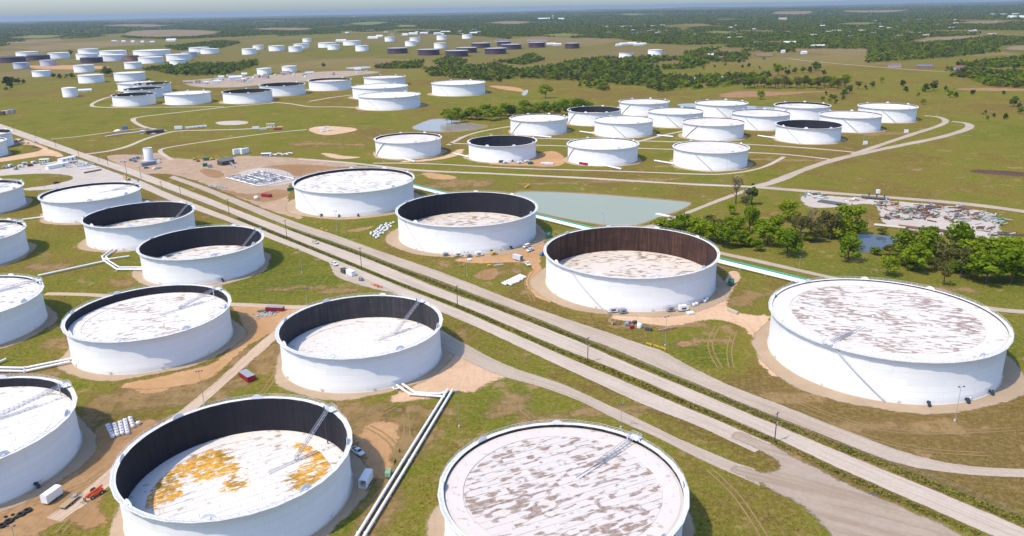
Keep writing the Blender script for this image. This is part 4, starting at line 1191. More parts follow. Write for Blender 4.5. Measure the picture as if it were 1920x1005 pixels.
def van(px, py, rz, label):
    x, y = G(px, py)
    t = empty('van', (x, y, .1), rz, label, 'van', 'pickups and vans about the site')
    profile_body([(-2.75, .4), (2.7, .4), (2.75, .95), (1.9, 1.25), (1.25, 1.95), (-2.65, 2.02), (-2.75, 1.2)], 1.0, .86).obj('body', WP, t)
    MB().add([(1.86, -.82, 1.32), (1.86, .82, 1.32), (1.32, .78, 1.9), (1.32, -.78, 1.9)], [(0, 1, 2, 3)]).obj('windscreen', GLASS, t)
    for s in (-1, 1):
        for a, b in ((-2.5, -1.4), (-1.3, -.2), (-.1, 1.05)):
            MB().box(((a + b) / 2, s * .905, 1.55), (b - a, .05, .46)).obj('side_window', GLASS, t)
    MB().box((2.76, 0, .5), (.1, 1.8, .25)).obj('bumper', DGREY, t)
    wheels(t, (-1.7, 1.75), .9)
    return t

def car(px, py, rz, label, m, group):
    x, y = G(px, py)
    t = empty('car', (x, y, .1), rz, label, 'car', group)
    profile_body([(-2.3, .35), (2.25, .35), (2.3, .75), (1.2, .95), (.5, 1.5), (-1.5, 1.55), (-2.2, 1.0)], .92, .72).obj('body', m, t)
    MB().add([(1.16, -.72, 1.0), (1.16, .72, 1.0), (.58, .66, 1.47), (.58, -.66, 1.47)], [(0, 1, 2, 3)]).obj('windscreen', GLASS, t)
    for s in (-1, 1): MB().box((-.45, s * .80, 1.22), (1.8, .12, .3)).obj('side_window', GLASS, t)
    wheels(t, (-1.4, 1.4), .84, .34, .85)
    return t

def box_trailer(px, py, rz, label, L=6.0, W=2.4, H=2.6, m=None, open_end=None, ramp=False, group=None, name='enclosed_trailer', z0=.55):
    x, y = G(px, py)
    t = empty(name, (x, y, .08), rz, label, 'trailer', group)
    m = m or WP
    b = MB()
    th = .08
    if open_end is None:
        b.box((0, 0, z0 + H / 2), (L, W, H))
    else:
        e = open_end
        b.box((0, W / 2 - th / 2, z0 + H / 2), (L, th, H)); b.box((0, -W / 2 + th / 2, z0 + H / 2), (L, th, H))
        b.box((0, 0, z0 + H - th / 2), (L - .01, W - 2 * th, th)); b.box((0, 0, z0 + th / 2), (L - .01, W - 2 * th, th))
        b.box((-e * (L / 2 - th / 2), 0, z0 + H / 2), (th, W - 2 * th, H - 2 * th))
    b.obj('box_body', m, t)
    r = MB()
    prof = [(-W / 2 - .02, 0), (-W / 4, .14), (0, .18), (W / 4, .14), (W / 2 + .02, 0)]
    for a, c in zip(prof[:-1], prof[1:]):
        r.add([(-L / 2, a[0], z0 + H + a[1]), (L / 2, a[0], z0 + H + a[1]), (L / 2, c[0], z0 + H + c[1]), (-L / 2, c[0], z0 + H + c[1])], [(0, 1, 2, 3)])
    r.obj('roof_skin', m, t)
    f = MB().box((0, 0, z0 - .08), (L, W * .6, .14)); f.bar((L / 2, .4, z0 - .1), (L / 2 + 1.3, 0, z0 - .1), .12); f.bar((L / 2, -.4, z0 - .1), (L / 2 + 1.3, 0, z0 - .1), .12)
    f.obj('hitch_frame', DGREY, t)
    if ramp:
        MB().box((open_end * (L / 2 + .95), 0, .32), (1.9, W - .2, .08), M=Matrix.Rotation(open_end * .28, 3, 'Y')).obj('ramp_door', PALLET, t)
    wheels(t, (-.55, .45), W / 2 - .05, .36, .9)
    return t

def container(px, py, rz, label, L, W, H, m, roofm=None, group=None, name='container', z=.1, skid=True):
    x, y = G(px, py)
    t = empty(name, (x, y, z), rz, label, 'container', group)
    b = MB().box((0, 0, .15 + H / 2), (L, W, H))
    n = int(L / .6)
    for i in range(n):
        for s in (-1, 1): b.box((-L / 2 + (i + .5) * L / n, s * (W / 2 + .02), .15 + H / 2), (.18, .06, H * .9))
    b.obj('box_body', m, t)
    MB().box((0, 0, .15 + H + .04), (L + .06, W + .06, .08)).obj('roof_panel', roofm or m, t)
    if skid:
        for s in (-1, 1): MB().box((0, s * W * .35, .08), (L + .2, .18, .16)).obj('skid', DGREY, t)
    return t

def machine(px, py, rz, label, m, cat='pump', name='pump_skid', L=2.6, W=1.5, H=1.5, group=None, wheel=True):
    x, y = G(px, py)
    t = empty(name, (x, y, .1), rz, label, cat, group)
    profile_body([(-L / 2, .5), (L / 2, .5), (L / 2, .5 + H * .75), (L * .3, .5 + H), (-L * .42, .5 + H), (-L / 2, .5 + H * .8)], W / 2, W / 2 * .92).obj('housing', m, t)
    f = MB().box((0, 0, .42), (L * 1.1, W * .9, .14)); f.bar((L / 2, 0, .42), (L / 2 + 1.2, 0, .42), .1)
    f.obj('base_frame', DGREY, t)
    MB().cyl((-L * .25, W * .2, .5 + H), (-L * .25, W * .2, .5 + H + .5), .07, n=8).obj('exhaust', DGREY, t)
    for s in (-1, 1): MB().box((0, s * (W / 2 * .97), .5 + H * .4), (L * .5, .06, H * .4)).obj('louvre_panel', DGREY, t)
    if wheel: wheels(t, (-.1,), W / 2 + .1, .34, .8)
    else: MB().box((0, 0, .2), (L, W * .5, .35)).obj('skid', DGREY, t)
    return t

pickup(591, 456, ROAD_RZ, 'cream pickup driving on the main road', paint('cream_paint', (0.66, 0.60, 0.45), .08), PALLET)
pickup(627, 497, ROAD_RZ, 'white pickup with dark bed parked where the south road widens')
pickup(671, 850, heading((640, 830), (695, 868)), 'white pickup with dark bed in the shadow of the orange-stained tank')
van(987, 464, heading((975, 468), (1000, 458)) + math.pi, 'white passenger van at the foot of the black-lined tank by the pond')
pickup(994, 471, heading((980, 476), (1008, 464)) + math.pi, 'white pickup beside the passenger van')
car(1017, 478, heading((1005, 482), (1030, 470)), 'blue car half hidden behind the rusty-walled tank', BLUE, 'pickups and vans about the site')
box_trailer(971, 488, heading((955, 484), (990, 494)), 'silver enclosed trailer behind a parked truck on the grass near the rusty-walled tank', 6, 2.4, 2.5, paint('silver_panel', (.55, .55, .56), .08), open_end=1)
pickup(989, 497, heading((985, 494), (994, 502)), 'white work truck hitched before the silver trailer')
box_trailer(99, 937, heading((78, 948), (120, 918)) , 'white enclosed trailer on bare dirt at bottom left', 5.6, 2.3, 2.6)
box_trailer(687, 908, heading((680, 920), (700, 885)), 'white trailer with its rear ramp down beside the orange-stained tank', 6.2, 2.4, 2.7, open_end=-1, ramp=True)
container(464, 710, heading((448, 696), (478, 716)), 'red bin with grey cover on the grass between two open tanks', 7.5, 3.2, 2.1, REDP, GREY, group='red bins', name='roll_off_bin')
container(516, 582, heading((505, 581), (528, 582)), 'red bin with grey cover by the gravel heap', 8.5, 2.6, 1.7, REDP, GREY, group='red bins', name='roll_off_bin')
container(500, 369, heading((490, 368), (510, 370)), 'small red bin below the pipe manifold', 8, 3, 1.9, REDP, REDP, group='red bins', name='roll_off_bin')
container(1095, 309, heading((1085, 308), (1105, 311)), 'red cart at the foot of a front-row tank', 9, 3, 2.0, REDP, REDP, group='red bins', name='roll_off_bin')
container(646, 512, ROAD_RZ, 'dark olive box left of the white container on the pull-out', 4.0, 2.4, 2.3, paint('olive_box', (.07, .085, .05)), group='boxes on the pull-out')
container(658, 516, ROAD_RZ, 'white container on the pull-out of the south road', 6.0, 2.4, 2.6, WP, group='boxes on the pull-out')
machine(677, 526, ROAD_RZ, 'small grey machine on the pull-out', GREY)
machine(729, 893, heading((724, 905), (735, 875)), 'light green generator beside the twin pipes', LGRN, 'generator', 'generator', 2.8, 1.7, 1.8)
machine(1029, 445, heading((1026, 452), (1032, 436)), 'green box machine right of the black-lined tank by the pond', GRNP, 'generator', 'generator', 5.0, 2.6, 2.4)
machine(1370, 534, heading((1366, 541), (1374, 524)), 'green box machine right of the rusty-walled tank', GRNP, 'generator', 'generator', 4.6, 2.6, 2.4)
for px, py, lab, m, L, H in ((836, 480, 'grey pump cart, leftmost at the foot of the black-lined tank', GREY, 3.0, 1.5), (859, 481, 'white equipment trailer, second at the foot of the black-lined tank', WP, 4.0, 2.0),
                             (880, 482, 'grey pump with pipework between two white trailers', GREY, 2.6, 1.4), (898, 480, 'white box trailer left of the yellow compressor', WP, 4.0, 2.2), (926, 478, 'yellow compressor at the foot of the black-lined tank', YEL, 3.0, 1.4),
                             (1149, 586, 'white truck body at the foot of the rusty-walled tank, left', WP, 4.6, 2.4), (1168, 588, 'grey machine right of the white truck body', GREY, 3.2, 2.0), (1257, 584, 'grey machine left of the white tanker trailer', GREY, 3.2, 2.0),
                             (1281, 583, 'white tanker trailer at the foot of the rusty-walled tank, right', WP, 4.4, 2.4)):
    machine(px, py, heading((px - 10, py + 1), (px + 10, py - 1)), lab, m, 'machine', 'site_machine', L, 2.0, H, 'machines at the foot of the open tanks')
container(1294, 589, heading((1285, 590), (1303, 587)), 'low white box beside the tanker trailer', 3.0, 2.2, .8, WP, name='storage_box')
container(880, 489, heading((870, 490), (890, 488)), 'small white box in front of the grey pump', 2.2, 1.8, .8, WP, name='storage_box')
container(1374, 586, heading((1362, 581), (1385, 591)), 'long tan precast beam lying beside the dirt apron', 6.0, 1.1, 1.0, TAN, name='precast_beam', skid=True)

# flatbed and telehandler
x, y = G(131, 944)
ft = empty('flatbed_trailer', (x, y, .08), heading((112, 956), (150, 925)), 'flatbed trailer with timber deck beside the white enclosed trailer', 'trailer')
d = MB()
for i in range(7): d.box((0, -.93 + i * .31, .78), (6.4, .29, .06))
d.obj('deck', PALLET, ft)
MB().box((0, 0, .65), (6.4, 1.6, .16)).bar((3.2, .5, .62), (4.8, 0, .62), .12).bar((3.2, -.5, .62), (4.8, 0, .62), .12).obj('frame', DGREY, ft)
MB().box((2.2, .1, 1.05), (1.5, 1.1, .45)).cyl((2.2, -.6, 1.0), (2.2, -.2, 1.0), .3).box((1.6, .5, 1.0), (.5, .5, .4)).obj('load', GREY, ft)
wheels(ft, (-.9, .0), 1.15, .38, .9)
x, y = G(179, 930)
tl = empty('telehandler', (x, y, .08), heading((164, 934), (196, 916)) + math.pi, 'orange telescopic forklift parked on the dirt', 'forklift')
profile_body([(-2.2, .7), (2.0, .7), (2.1, 1.1), (1.0, 1.5), (-2.3, 1.6)], .95, .9).obj('chassis', ORG, tl)
bm = MB().bar((-2.5, .25, 2.35), (2.9, .25, 1.45), .42, .5); bm.bar((2.8, .25, 1.55), (3.3, .25, .7), .35)
bm.obj('boom', ORG, tl)
profile_body([(-.7, 1.4), (.8, 1.4), (.6, 2.4), (-.6, 2.45)], .42, .36).obj('cab', GLASS, tl).location = (0, -.5, 0)
fk = MB().box((3.35, .25, .75), (.12, 1.3, 1.0))
for s in (-.3, .8): fk.box((3.95, s, .3), (1.2, .14, .08))
fk.obj('forks', DGREY, tl)
wheels(tl, (-1.5, 1.5), 1.0, .58, 1.45)

# dark drums strung out on the dirt
for k, (px, py, s) in enumerate(((52, 959, 1.2), (40, 966, 1.15), (30, 972, .7), (17, 979, 1.2), (5, 987, 1.2), (11, 970, .5), (24, 966, .5))):
    x, y = G(px, py)
    m = MB(); m.lathe([(.5 * s, .0), (.95 * s, .0), (1.0 * s, .25 * s), (.95 * s, .5 * s), (.5 * s, .5 * s), (.45 * s, .25 * s), (.5 * s, .0)], 14)
    o = m.obj('tyre_stack', TYRE); o.location = (x, y, .06)
    tag(o, '%s from the right of the dark tyres lying in a line at bottom left' % ORD[k], 'tyre', 'dark tyres on the dirt')

# ------------------------------------------------------------------ white bulk bags
def bag_mesh(seed):
    r = random.Random(seed)
    m = MB()
    prof = [(.30, 0), (.52, .08), (.58, .45), (.54, .85), (.38, 1.0), (.12, 1.06)]
    n = 8
    vs = []
    for rr, z in prof:
        for i in range(n):
            a = 2 * math.pi * i / n + .39
            k = rr * (1.12 if i % 2 == 0 else .98) * r.uniform(.93, 1.07)
            vs.append((k * math.cos(a), k * math.sin(a), z + r.uniform(-.04, .04)))
    fs = [(k * n + i, k * n + (i + 1) % n, (k + 1) * n + (i + 1) % n, (k + 1) * n + i) for k in range(len(prof) - 1) for i in range(n)]
    fs.append(tuple(range(5 * n, 6 * n)))
    m.add(vs, fs, True)
    return m.mesh('bulk_bag', BAG)
BAGS = [bag_mesh(s) for s in range(5)]
TIE = MB().box((0, 0, 1.08), (.30, .22, .14)).mesh('bag_tie', DGREY)
nb = [0]
def bag(x, y, label, group, s=1.0):
    nb[0] += 1
    o = inst('bulk_bag', BAGS[nb[0] % 5], None, (x, y, .08), nb[0] * 1.7, scale=(s, s, s))
    inst('bag_tie', TIE, o)
    return tag(o, label, 'bulk bag', group)
rows = [((203, 801), (212, 821), 5), ((215, 799), (221, 818), 5), ((226, 795), (230, 815), 5), ((235, 791), (240, 814), 6), ((245, 787), (250, 802), 4)]
for k, (a, b, n) in enumerate(rows):
    A, B = G(*a), G(*b)
    for i in range(n):
        f = i / (n - 1)
        bag(A[0] + (B[0] - A[0]) * f, A[1] + (B[1] - A[1]) * f, 'white bulk bag, %s row from the left, %s from the back' % (ORD[k], ORD[i]), 'white bulk bags in rows at bottom left', 1.25)
bag(*G(260, 796), 'single white bulk bag standing apart at bottom left', 'white bulk bags in rows at bottom left', 1.3)
A, B, D = np.array(G(943, 533)), np.array(G(975, 518)), np.array(G(962, 541))
for i in range(9):
    for j in range(7):
        f, g = i / 8, j / 6
        if f * .55 + g > 1.12 or (i == 0 and j > 3): continue
        p = A + (B - A) * f + (D - A) * g * (.55 + .45 * f)
        bag(p[0], p[1], 'white bulk bag, %s column and %s row of the packed block' % (ORD[i], ORD[j]), 'white bulk bags in the packed block', 1.2)
A, B = np.array(G(700, 444)), np.array(G(728, 424))
for i in range(10):
    for j in range(3):
        f = i / 9
        n_ = np.array(G(712, 440)) - np.array(G(706, 436))
        p = A + (B - A) * f + n_ * (j - 1) * (.75 + .2 * math.sin(i * 2.1)) + np.array([.5 * math.sin(i * 5 + j), .5 * math.cos(i * 3 + j * 2)])
        bag(p[0], p[1], 'white bulk bag, %s along and %s across the ragged heap' % (ORD[i], ORD[j]), 'white bulk bags in the ragged heap', 1.35)
for k, (px, py) in enumerate(((733, 421), (738, 419))): bag(*G(px, py), 'white bulk bag at the %s end of the ragged heap' % ('upper' if k else 'right'), 'white bulk bags in the ragged heap', 1.3)
for k, (px, py) in enumerate(((1301, 574), (1306, 572), (1321, 567), (1325, 563))): bag(*G(px, py), '%s white bag from the left at the shaded foot of the rusty-walled tank' % ORD[k], 'white bags at the tank foot', 1.5)

# ------------------------------------------------------------------ spools, pallets and odds and ends before the rusty-walled tank
def spool(px, py, label, r=.9):
    x, y = G(px, py)
    t = empty('cable_spool', (x, y, .06), random.uniform(0, 3), label, 'cable spool', 'spools and pallets')
    for s in (-1, 1): MB().cyl((s * .45, 0, r), (s * .52, 0, r), r, n=16).obj('flange', PALLET, t)
    MB().cyl((-.46, 0, r), (.46, 0, r), r * .5, n=12).obj('drum', BROWNM, t)
def pallets(px, py, label, n=4, m=None):
    x, y = G(px, py)
    t = empty('pallet_stack', (x, y, .06), random.uniform(-.3, .6), label, 'pallet stack', 'spools and pallets')
    for i in range(n):
        p = MB()
        for j in range(5): p.box((-.5 + j * .25, 0, .10 + i * .16), (.16, 1.2, .03))
        for j in (-.5, 0, .5): p.box((0, j, .05 + i * .16), (1.2, .09, .08))
        p.obj('pallet', m or PALLET, t)
for k, (px, py) in enumerate(((1144, 604), (1149, 609), (1158, 609))): spool(px, py, '%s wooden cable spool from the left on the grass edge' % ORD[k])
for k, (px, py) in enumerate(((1237, 621), (1244, 620), (1250, 619), (1257, 617), (1264, 616))): pallets(px, py, '%s timber stack from the left behind the barricades' % ORD[k], 5 + k % 3)
pallets(864, 500, 'timber stack on the grass below the grey pump cart', 5); spool(870, 498, 'cable spool beside the timber stack below the pumps', .8)
for k, (px, py, m, lab) in enumerate(((1175, 611, GREY, 'grey crate among the clutter left of the white poly tank'), (1185, 616, REDP, 'red drum cart among the clutter'), (1212, 619, DGREY, 'dark crate right of the white poly tank'), (1218, 620, DGREY, 'dark crate at the right end of the clutter'), (1190, 607, DGREY, 'dark bin behind the white poly tank'), (1178, 607, GREY, 'grey crate farther back in the clutter'))):
    container(px, py, random.uniform(0, 3), lab, 1.8, 1.3, 1.1, m, group='crates in the clutter', name='crate', skid=False)
x, y = G(1199, 615)
pt = empty('poly_tank', (x, y, .06), 0, 'white upright plastic tank among the clutter below the rusty-walled tank', 'tank')
m = MB(); m.lathe([(0.01, .05), (1.1, .05), (1.15, .2), (1.15, 2.0), (1.0, 2.3), (.35, 2.5), (.35, 2.62), (.01, 2.62)], 20); m.obj('tank_body', WP, pt)
MB().cyl((0, 0, 2.6), (0, 0, 2.72), .3, n=12).obj('lid', DGREY, pt)
x, y = G(935, 497)
o = MB().box((0, 0, .12), (5.5, 2.2, .12)).bar((-2.6, -1.2, .2), (2.6, -1.2, .2), .15).obj('steel_sheet', GREY); o.location = (x, y, .06); o.rotation_euler.z = heading((925, 498), (945, 495)); tag(o, 'grey steel sheet lying on the grass by the yellow box', 'steel sheet')
container(917, 500, .3, 'small yellow box on the grass near the silver trailer', 1.8, 1.2, .9, YEL, name='crate', skid=False)

# barricades
def barricade(px, py, rz, label, m=YEL):
    x, y = G(px, py)
    t = empty('barricade', (x, y, .08), rz, label, 'barricade', 'yellow barricades')
    for s in (-1, 1):
        f = MB().bar((s * 1.2, -.5, 0), (s * 1.2, 0, 1.2), .12); f.bar((s * 1.2, .5, 0), (s * 1.2, 0, 1.2), .12); f.obj('leg', m, t)
    for z in (.55, 1.05): MB().box((0, 0, z), (2.9, .14, .26)).obj('rail', m, t)
for k, (px, py) in enumerate(((1217, 648), (1231, 652), (1243, 656))): barricade(px, py, ROAD_RZ, '%s yellow barricade from the left at the north road gravel edge' % ORD[k])
for k, (px, py) in enumerate(((604, 431), (612, 434))): barricade(px, py, ROAD_RZ, '%s yellow barricade below the speckled large tank' % ('left' if k == 0 else 'right'))
for k, (px, py) in enumerate(((699, 535), (706, 537), (712, 540))): barricade(px, py, ROAD_RZ + .3 * k, '%s orange barricade from the left on the pull-out' % ORD[k], ORG if k else YEL)
barricade(415, 361, .3, 'yellow barricade beside the grey rubble in the works yard')
# ------------------------------------------------------------------ pipes
SUPP = MB().box((0, 0, .25), (.3, 1.0, .5)).mesh('pipe_support', CONCM)
def pipe(label, pts, r, z=.95, m=None, px=True, group='pipelines', sup=9.0, name='pipeline'):
    P_ = [G(*q) for q in pts] if px else pts
    P3 = [(q[0], q[1], z if len(q) < 3 else q[2]) for q in P_]
    t = empty(name, (P3[0][0], P3[0][1], 0), 0, label, 'pipe', group)
    rel = [(p[0] - P3[0][0], p[1] - P3[0][1], p[2]) for p in P3]
    MB().tube(rel, r, 14).obj('pipe_run', m or STEELW, t)
    for a, b in zip(rel[:-1], rel[1:]):
        L = math.hypot(b[0] - a[0], b[1] - a[1])
        if not sup: continue
        n = max(1, int(L / sup))
        for i in range(n):
            f = (i + .5) / n
            inst('pipe_support', SUPP, t, (a[0] + (b[0] - a[0]) * f, a[1] + (b[1] - a[1]) * f, 0), math.atan2(b[1] - a[1], b[0] - a[0]), scale=(1, 1, max(.2, (a[2] - r) / .5)))
    for p in rel[1:-1]: MB().cyl((p[0], p[1], p[2] - r * 1.05), (p[0], p[1], p[2] + r * 1.05), r * 1.02, n=12).obj('elbow', m or STEELW, t)
    return t
pipe('left pipe of the long white pair running down past the light green generator', [(840, 734), (756, 869), (672, 1006), (608, 1110)], .46)
pipe('right pipe of the long white pair running down past the light green generator', [(849, 735), (769, 869), (686, 1006), (624, 1110)], .46)
pipe('white pipe from the grey-lined tank to the left long pipe, lower', [(744, 726), (768, 743), (834, 748)], .42)
pipe('white pipe from the grey-lined tank to the right long pipe, upper', [(755, 724), (778, 740), (826, 743), (838, 738)], .42)
pipe('small crooked white pipe at the foot of the grey-lined tank', [(736, 728), (739, 732), (748, 730)], .25, .5, sup=0)
pipe('upper white pipe bending to the speckled tank at the left edge', [(136, 676), (47, 694), (-60, 692)], .5)
pipe('lower white pipe bending to the speckled tank at the left edge', [(132, 682), (47, 700), (-60, 698)], .5)
pipe('short white pipe stub between two tanks at the left edge', [(12, 677), (-20, 692)], .5)
pipe('long white pipe from the forked junction down to the left-edge tank', [(195, 493), (72, 520)], .55)
pipe('white pipe from the fork to the nearer black-lined tank, front', [(195, 491), (220, 508), (268, 508)], .5)
pipe('white pipe from the fork to the nearer black-lined tank, back', [(197, 487), (224, 504), (268, 504)], .4)
pipe('white branch with an open end right of the fork', [(196, 490), (222, 486), (243, 483)], .45)
pipe('left white pipe from the fork up to the farther black-lined tank', [(196, 492), (192, 484), (213, 468)], .5)
pipe('right white pipe from the fork up to the farther black-lined tank', [(205, 490), (199, 484), (219, 469)], .4)
pipe('white pipe between two left tanks near the gravel yard', [(43, 414), (84, 409)], .5)
A, B = np.array(G(770, 350)), np.array(G(1515, 533))
dv = (B - A) / np.linalg.norm(B - A); nv = np.array([-dv[1], dv[0]])
for k, (off, m, r, lab) in enumerate(((3.2, GREENP, .75, 'green pipe of the pipe rack behind the four large tanks'), (.9, STEELW, .42, 'first white pipe below the green one in the pipe rack'), (-1.0, STEELW, .42, 'second white pipe below the green one in the pipe rack'), (-3.0, STEELW, .42, 'lowest white pipe of the pipe rack behind the large tanks'))):
    p, q = A + nv * off, B + nv * off
    pipe(lab, [tuple(p), tuple(q)], r, 1.1, m, px=False, group='pipe rack behind the large tanks', sup=14)
for k, (a, b, lab) in enumerate((((1227, 303), (1264, 309), 'short white pipe at the left of the front row\'s right-end tank'), ((1128, 311), (1165, 319), 'short white pipe at the foot of the red-cart tank'), ((852, 290), (880, 296), 'short white pipe left of the front row\'s open tank'), ((752, 298), (778, 305), 'short white pipe at the foot of the front row\'s left-end tank'),
                                  ((1003, 256), (1034, 259), 'short white pipe at the foot of the tank nearest the brown pond'), ((1087, 248), (1116, 252), 'short white pipe left of the second-row tank'), ((1421, 256), (1457, 261), 'short white pipe left of the open tank at the right'), ((1232, 255), (1262, 258), 'short white pipe between two second-row tanks'))):
    pipe(lab, [a, b], .75, 1.0, group='short tank pipes')

# ------------------------------------------------------------------ poles
POLEM = {}
def light_pole(px, py, top, label, n=2):
    x, y = G(px, py)
    h = top
    t = empty('light_pole', (x, y, 0), random.uniform(-.5, .5), label, 'light pole', 'floodlight poles')
    MB().cyl((0, 0, .6), (0, 0, h), .11, .06, n=8).obj('pole', GALV, t)
    MB().cyl((0, 0, 0), (0, 0, .75), .38, n=12).obj('footing', CONCM, t)
    arm = MB().bar((-.9, 0, h - .1), (.9, 0, h - .1), .09).obj('crossarm', GALV, t)
    for i in range(n):
        s = -.9 + 1.8 * i / max(1, n - 1)
        MB().box((s, -.15, h + .1), (.50, .40, .34)).obj('floodlight', LAMPM, t)
def pole_h(b, tp):
    x, y = G(*b)
    lo, hi = 1, 40
    for _ in range(30):
        m = (lo + hi) / 2
        if PX(x, y, m)[1] > tp[1]: lo = m
        else: hi = m
    return lo
for b, tp, lab, n in (((1790, 790), (1806, 725), 'light pole before the largest tank at the right', 2), ((1247, 649), (1252, 594), 'light pole behind the yellow barricades', 2), ((876, 518), (874, 473), 'light pole on the bare patch below the pumps', 2),
                      ((566, 512), (562, 467), 'light pole on the grass left of the pull-out', 1), ((576, 575), (573, 541), 'light pole just behind the grey-lined open tank', 3), ((632, 432), (629, 396), 'light pole in front of the speckled large tank', 2),
                      ((383, 758), (371, 696), 'light pole beside the dirt track at lower left', 3), ((861, 801), (857, 735), 'light pole between the twin pipes and the nearest tank', 3), ((1164, 803), (1166, 758), 'light pole beside the inner road behind the nearest tank', 3),
                      ((1132, 423), (1133, 400), 'light pole before the green pond', 1), ((1495, 533), (1500, 480), 'light pole behind the left of the largest tank', 1), ((83, 353), (77, 318), 'light pole by the dark car at the left yard', 1), ((1757, 217), (1760, 193), 'light pole at the tip of the curving road', 1),
                      ((1618, 272), (1627, 236), 'light pole beside the road fork of the right-hand cluster', 1), ((1362, 327), (1363, 299), 'light pole in front of the front row\'s right-end tank', 1), ((540, 330), (539, 290), 'light pole behind the pipe manifold', 1), ((28, 1012), (12, 986), 'light pole at the bottom left corner beside the tyres', 2), ((842, 258), (842, 243), 'light pole at the brown pond road', 1)):
    light_pole(*b, pole_h(b, tp), lab, n)
def utility_pole(b, h, label, equip=False):
    x, y = G(*b)
    t = empty('utility_pole', (x, y, 0), ROAD_RZ, label, 'utility pole', 'wooden utility poles along the main road')
    MB().cyl((0, 0, 0), (0, 0, h), .19, .12, n=9).obj('pole', WOOD, t)
    ar = MB().box((0, 0, h - .5), (.14, 2.4, .14)).obj('crossarm', WOOD, t)
    for s in (-1.05, -.4, .4, 1.05): MB().cyl((0, s, h - .43), (0, s, h - .18), .06, n=6).obj('insulator', GALV, ar)
    if equip: MB().cyl((.35, 0, h * .62), (.35, 0, h * .62 + 1.0), .28, n=10).obj('transformer', GALV, t)
UP = [((1452, 830), (1459, 773), 1), ((1102, 680), (1102, 632), 1), ((858, 576), (856, 535), 0), ((678, 503), (675, 464), 0), ((538, 446), (533, 412), 0), ((430, 402), (424, 373), 0), ((339, 366), (337, 349), 0), ((304, 358), (302, 345), 0), ((265, 335), (260, 312), 1), ((238, 327), (234, 303), 0), ((203, 311), (200, 295), 0), ((186, 303), (184, 290), 0), ((148, 293), (145, 279), 0), ((105, 275), (103, 265), 0), ((67, 259), (65, 250), 0), ((27, 247), (25, 238), 0)]
for k, (b, tp, e) in enumerate(UP): utility_pole(b, max(8.0, min(13.0, pole_h(b, tp))), '%s wooden utility pole along the main road, counted from the right' % ORD[k], bool(e))
# chain-link fences along the verges
def fence(label, pts, h=1.9, step=5.0):
    L, s = smooth_line(np.array([G(*q) for q in pts]), step)
    x0, y0 = L[0]
    t = empty('chain_link_fence', (x0, y0, 0), 0, label, 'fence', 'chain-link fences along the roads')
    pm = cached(('fp', h), lambda: MB().cyl((0, 0, 0), (0, 0, h), .05, n=6).mesh('fence_post', GALV))
    w = MB()
    for i, p in enumerate(L):
        inst('fence_post', pm, t, (p[0] - x0, p[1] - y0, 0))
        if i:
            q = L[i - 1]
            for z in (.25, .8, 1.35, h - .05): w.bar((q[0] - x0, q[1] - y0, z), (p[0] - x0, p[1] - y0, z), .018)
    w.obj('wire', GALV, t)
fence('thin wire fence along the lower edge of the north road', [(560, 438), (628, 459), (753, 507), (829, 533), (906, 565), (1011, 604), (1094, 640), (1227, 695), (1311, 729), (1394, 765), (1460, 790), (1532, 818), (1624, 856), (1725, 890), (1833, 935), (1920, 970), (2000, 1003)])
fence('thin wire fence along the left edge of the main road far off', [(186, 312), (245, 333), (304, 355), (388, 386), (440, 407), (544, 450), (649, 492)])

# ------------------------------------------------------------------ buildings and plant near the works yard
def gable(name, px, py, rz, L, W, H, wallm, roofm, label, cat='building', group=None, rise=None, z=0.0, door=True, wins=2):
    x, y = G(px, py) if px is not None else py
    t = empty(name, (x, y, z), rz, label, cat, group)
    MB().box((0, 0, H / 2), (L, W, H)).obj('wall', wallm, t)
    k = rise if rise is not None else W * .28
    e = .35
    r = MB()
    A_ = [(-L / 2 - e, -W / 2 - e, H - .1), (L / 2 + e, -W / 2 - e, H - .1), (L / 2 + e, 0, H + k), (-L / 2 - e, 0, H + k), (-L / 2 - e, W / 2 + e, H - .1), (L / 2 + e, W / 2 + e, H - .1)]
    r.add(A_, [(0, 1, 2, 3), (3, 2, 5, 4), (0, 3, 4), (1, 5, 2), (0, 4, 5, 1)])
    r.obj('roof', roofm, t)
    if door: MB().box((L * .25, -W / 2 - .03, 1.05), (1.0, .1, 2.1)).obj('door', DGREY, t)
    for i in range(wins): MB().box((-L * .35 + i * L * .3, -W / 2 - .03, H * .6), (1.2, .1, .9)).obj('window', GLASS, t)
    return t
ch = gable('control_house', 424, 308, heading((410, 311), (438, 306)), 13, 8, 4.0, BRICKB, ROOFG, 'small brown control house with grey roof above the pipe manifold')
x, y = G(434, 312)
wk = empty('access_stair', (x, y, 0), heading((434, 312), (450, 322)), 'metal walkway and stair from the control house to the pipe manifold', 'stair')
m = MB().box((0, 0, 3.2), (7, 1.2, .15)); m.bar((3.5, 0, 3.2), (12, 0, .3), 1.2, .15); m.obj('walkway', GALV, wk)
m = MB()
for s in (-.6, .6):
    m.bar((-3.5, s, 4.2), (3.5, s, 4.2), .08); m.bar((3.5, s, 4.2), (12, s, 1.3), .08)
    for q in range(-3, 4): m.bar((q, s, 3.2), (q, s, 4.2), .06); m.bar((q, s, 0), (q, s, 3.2), .1)
m.obj('handrail', GALV, wk)
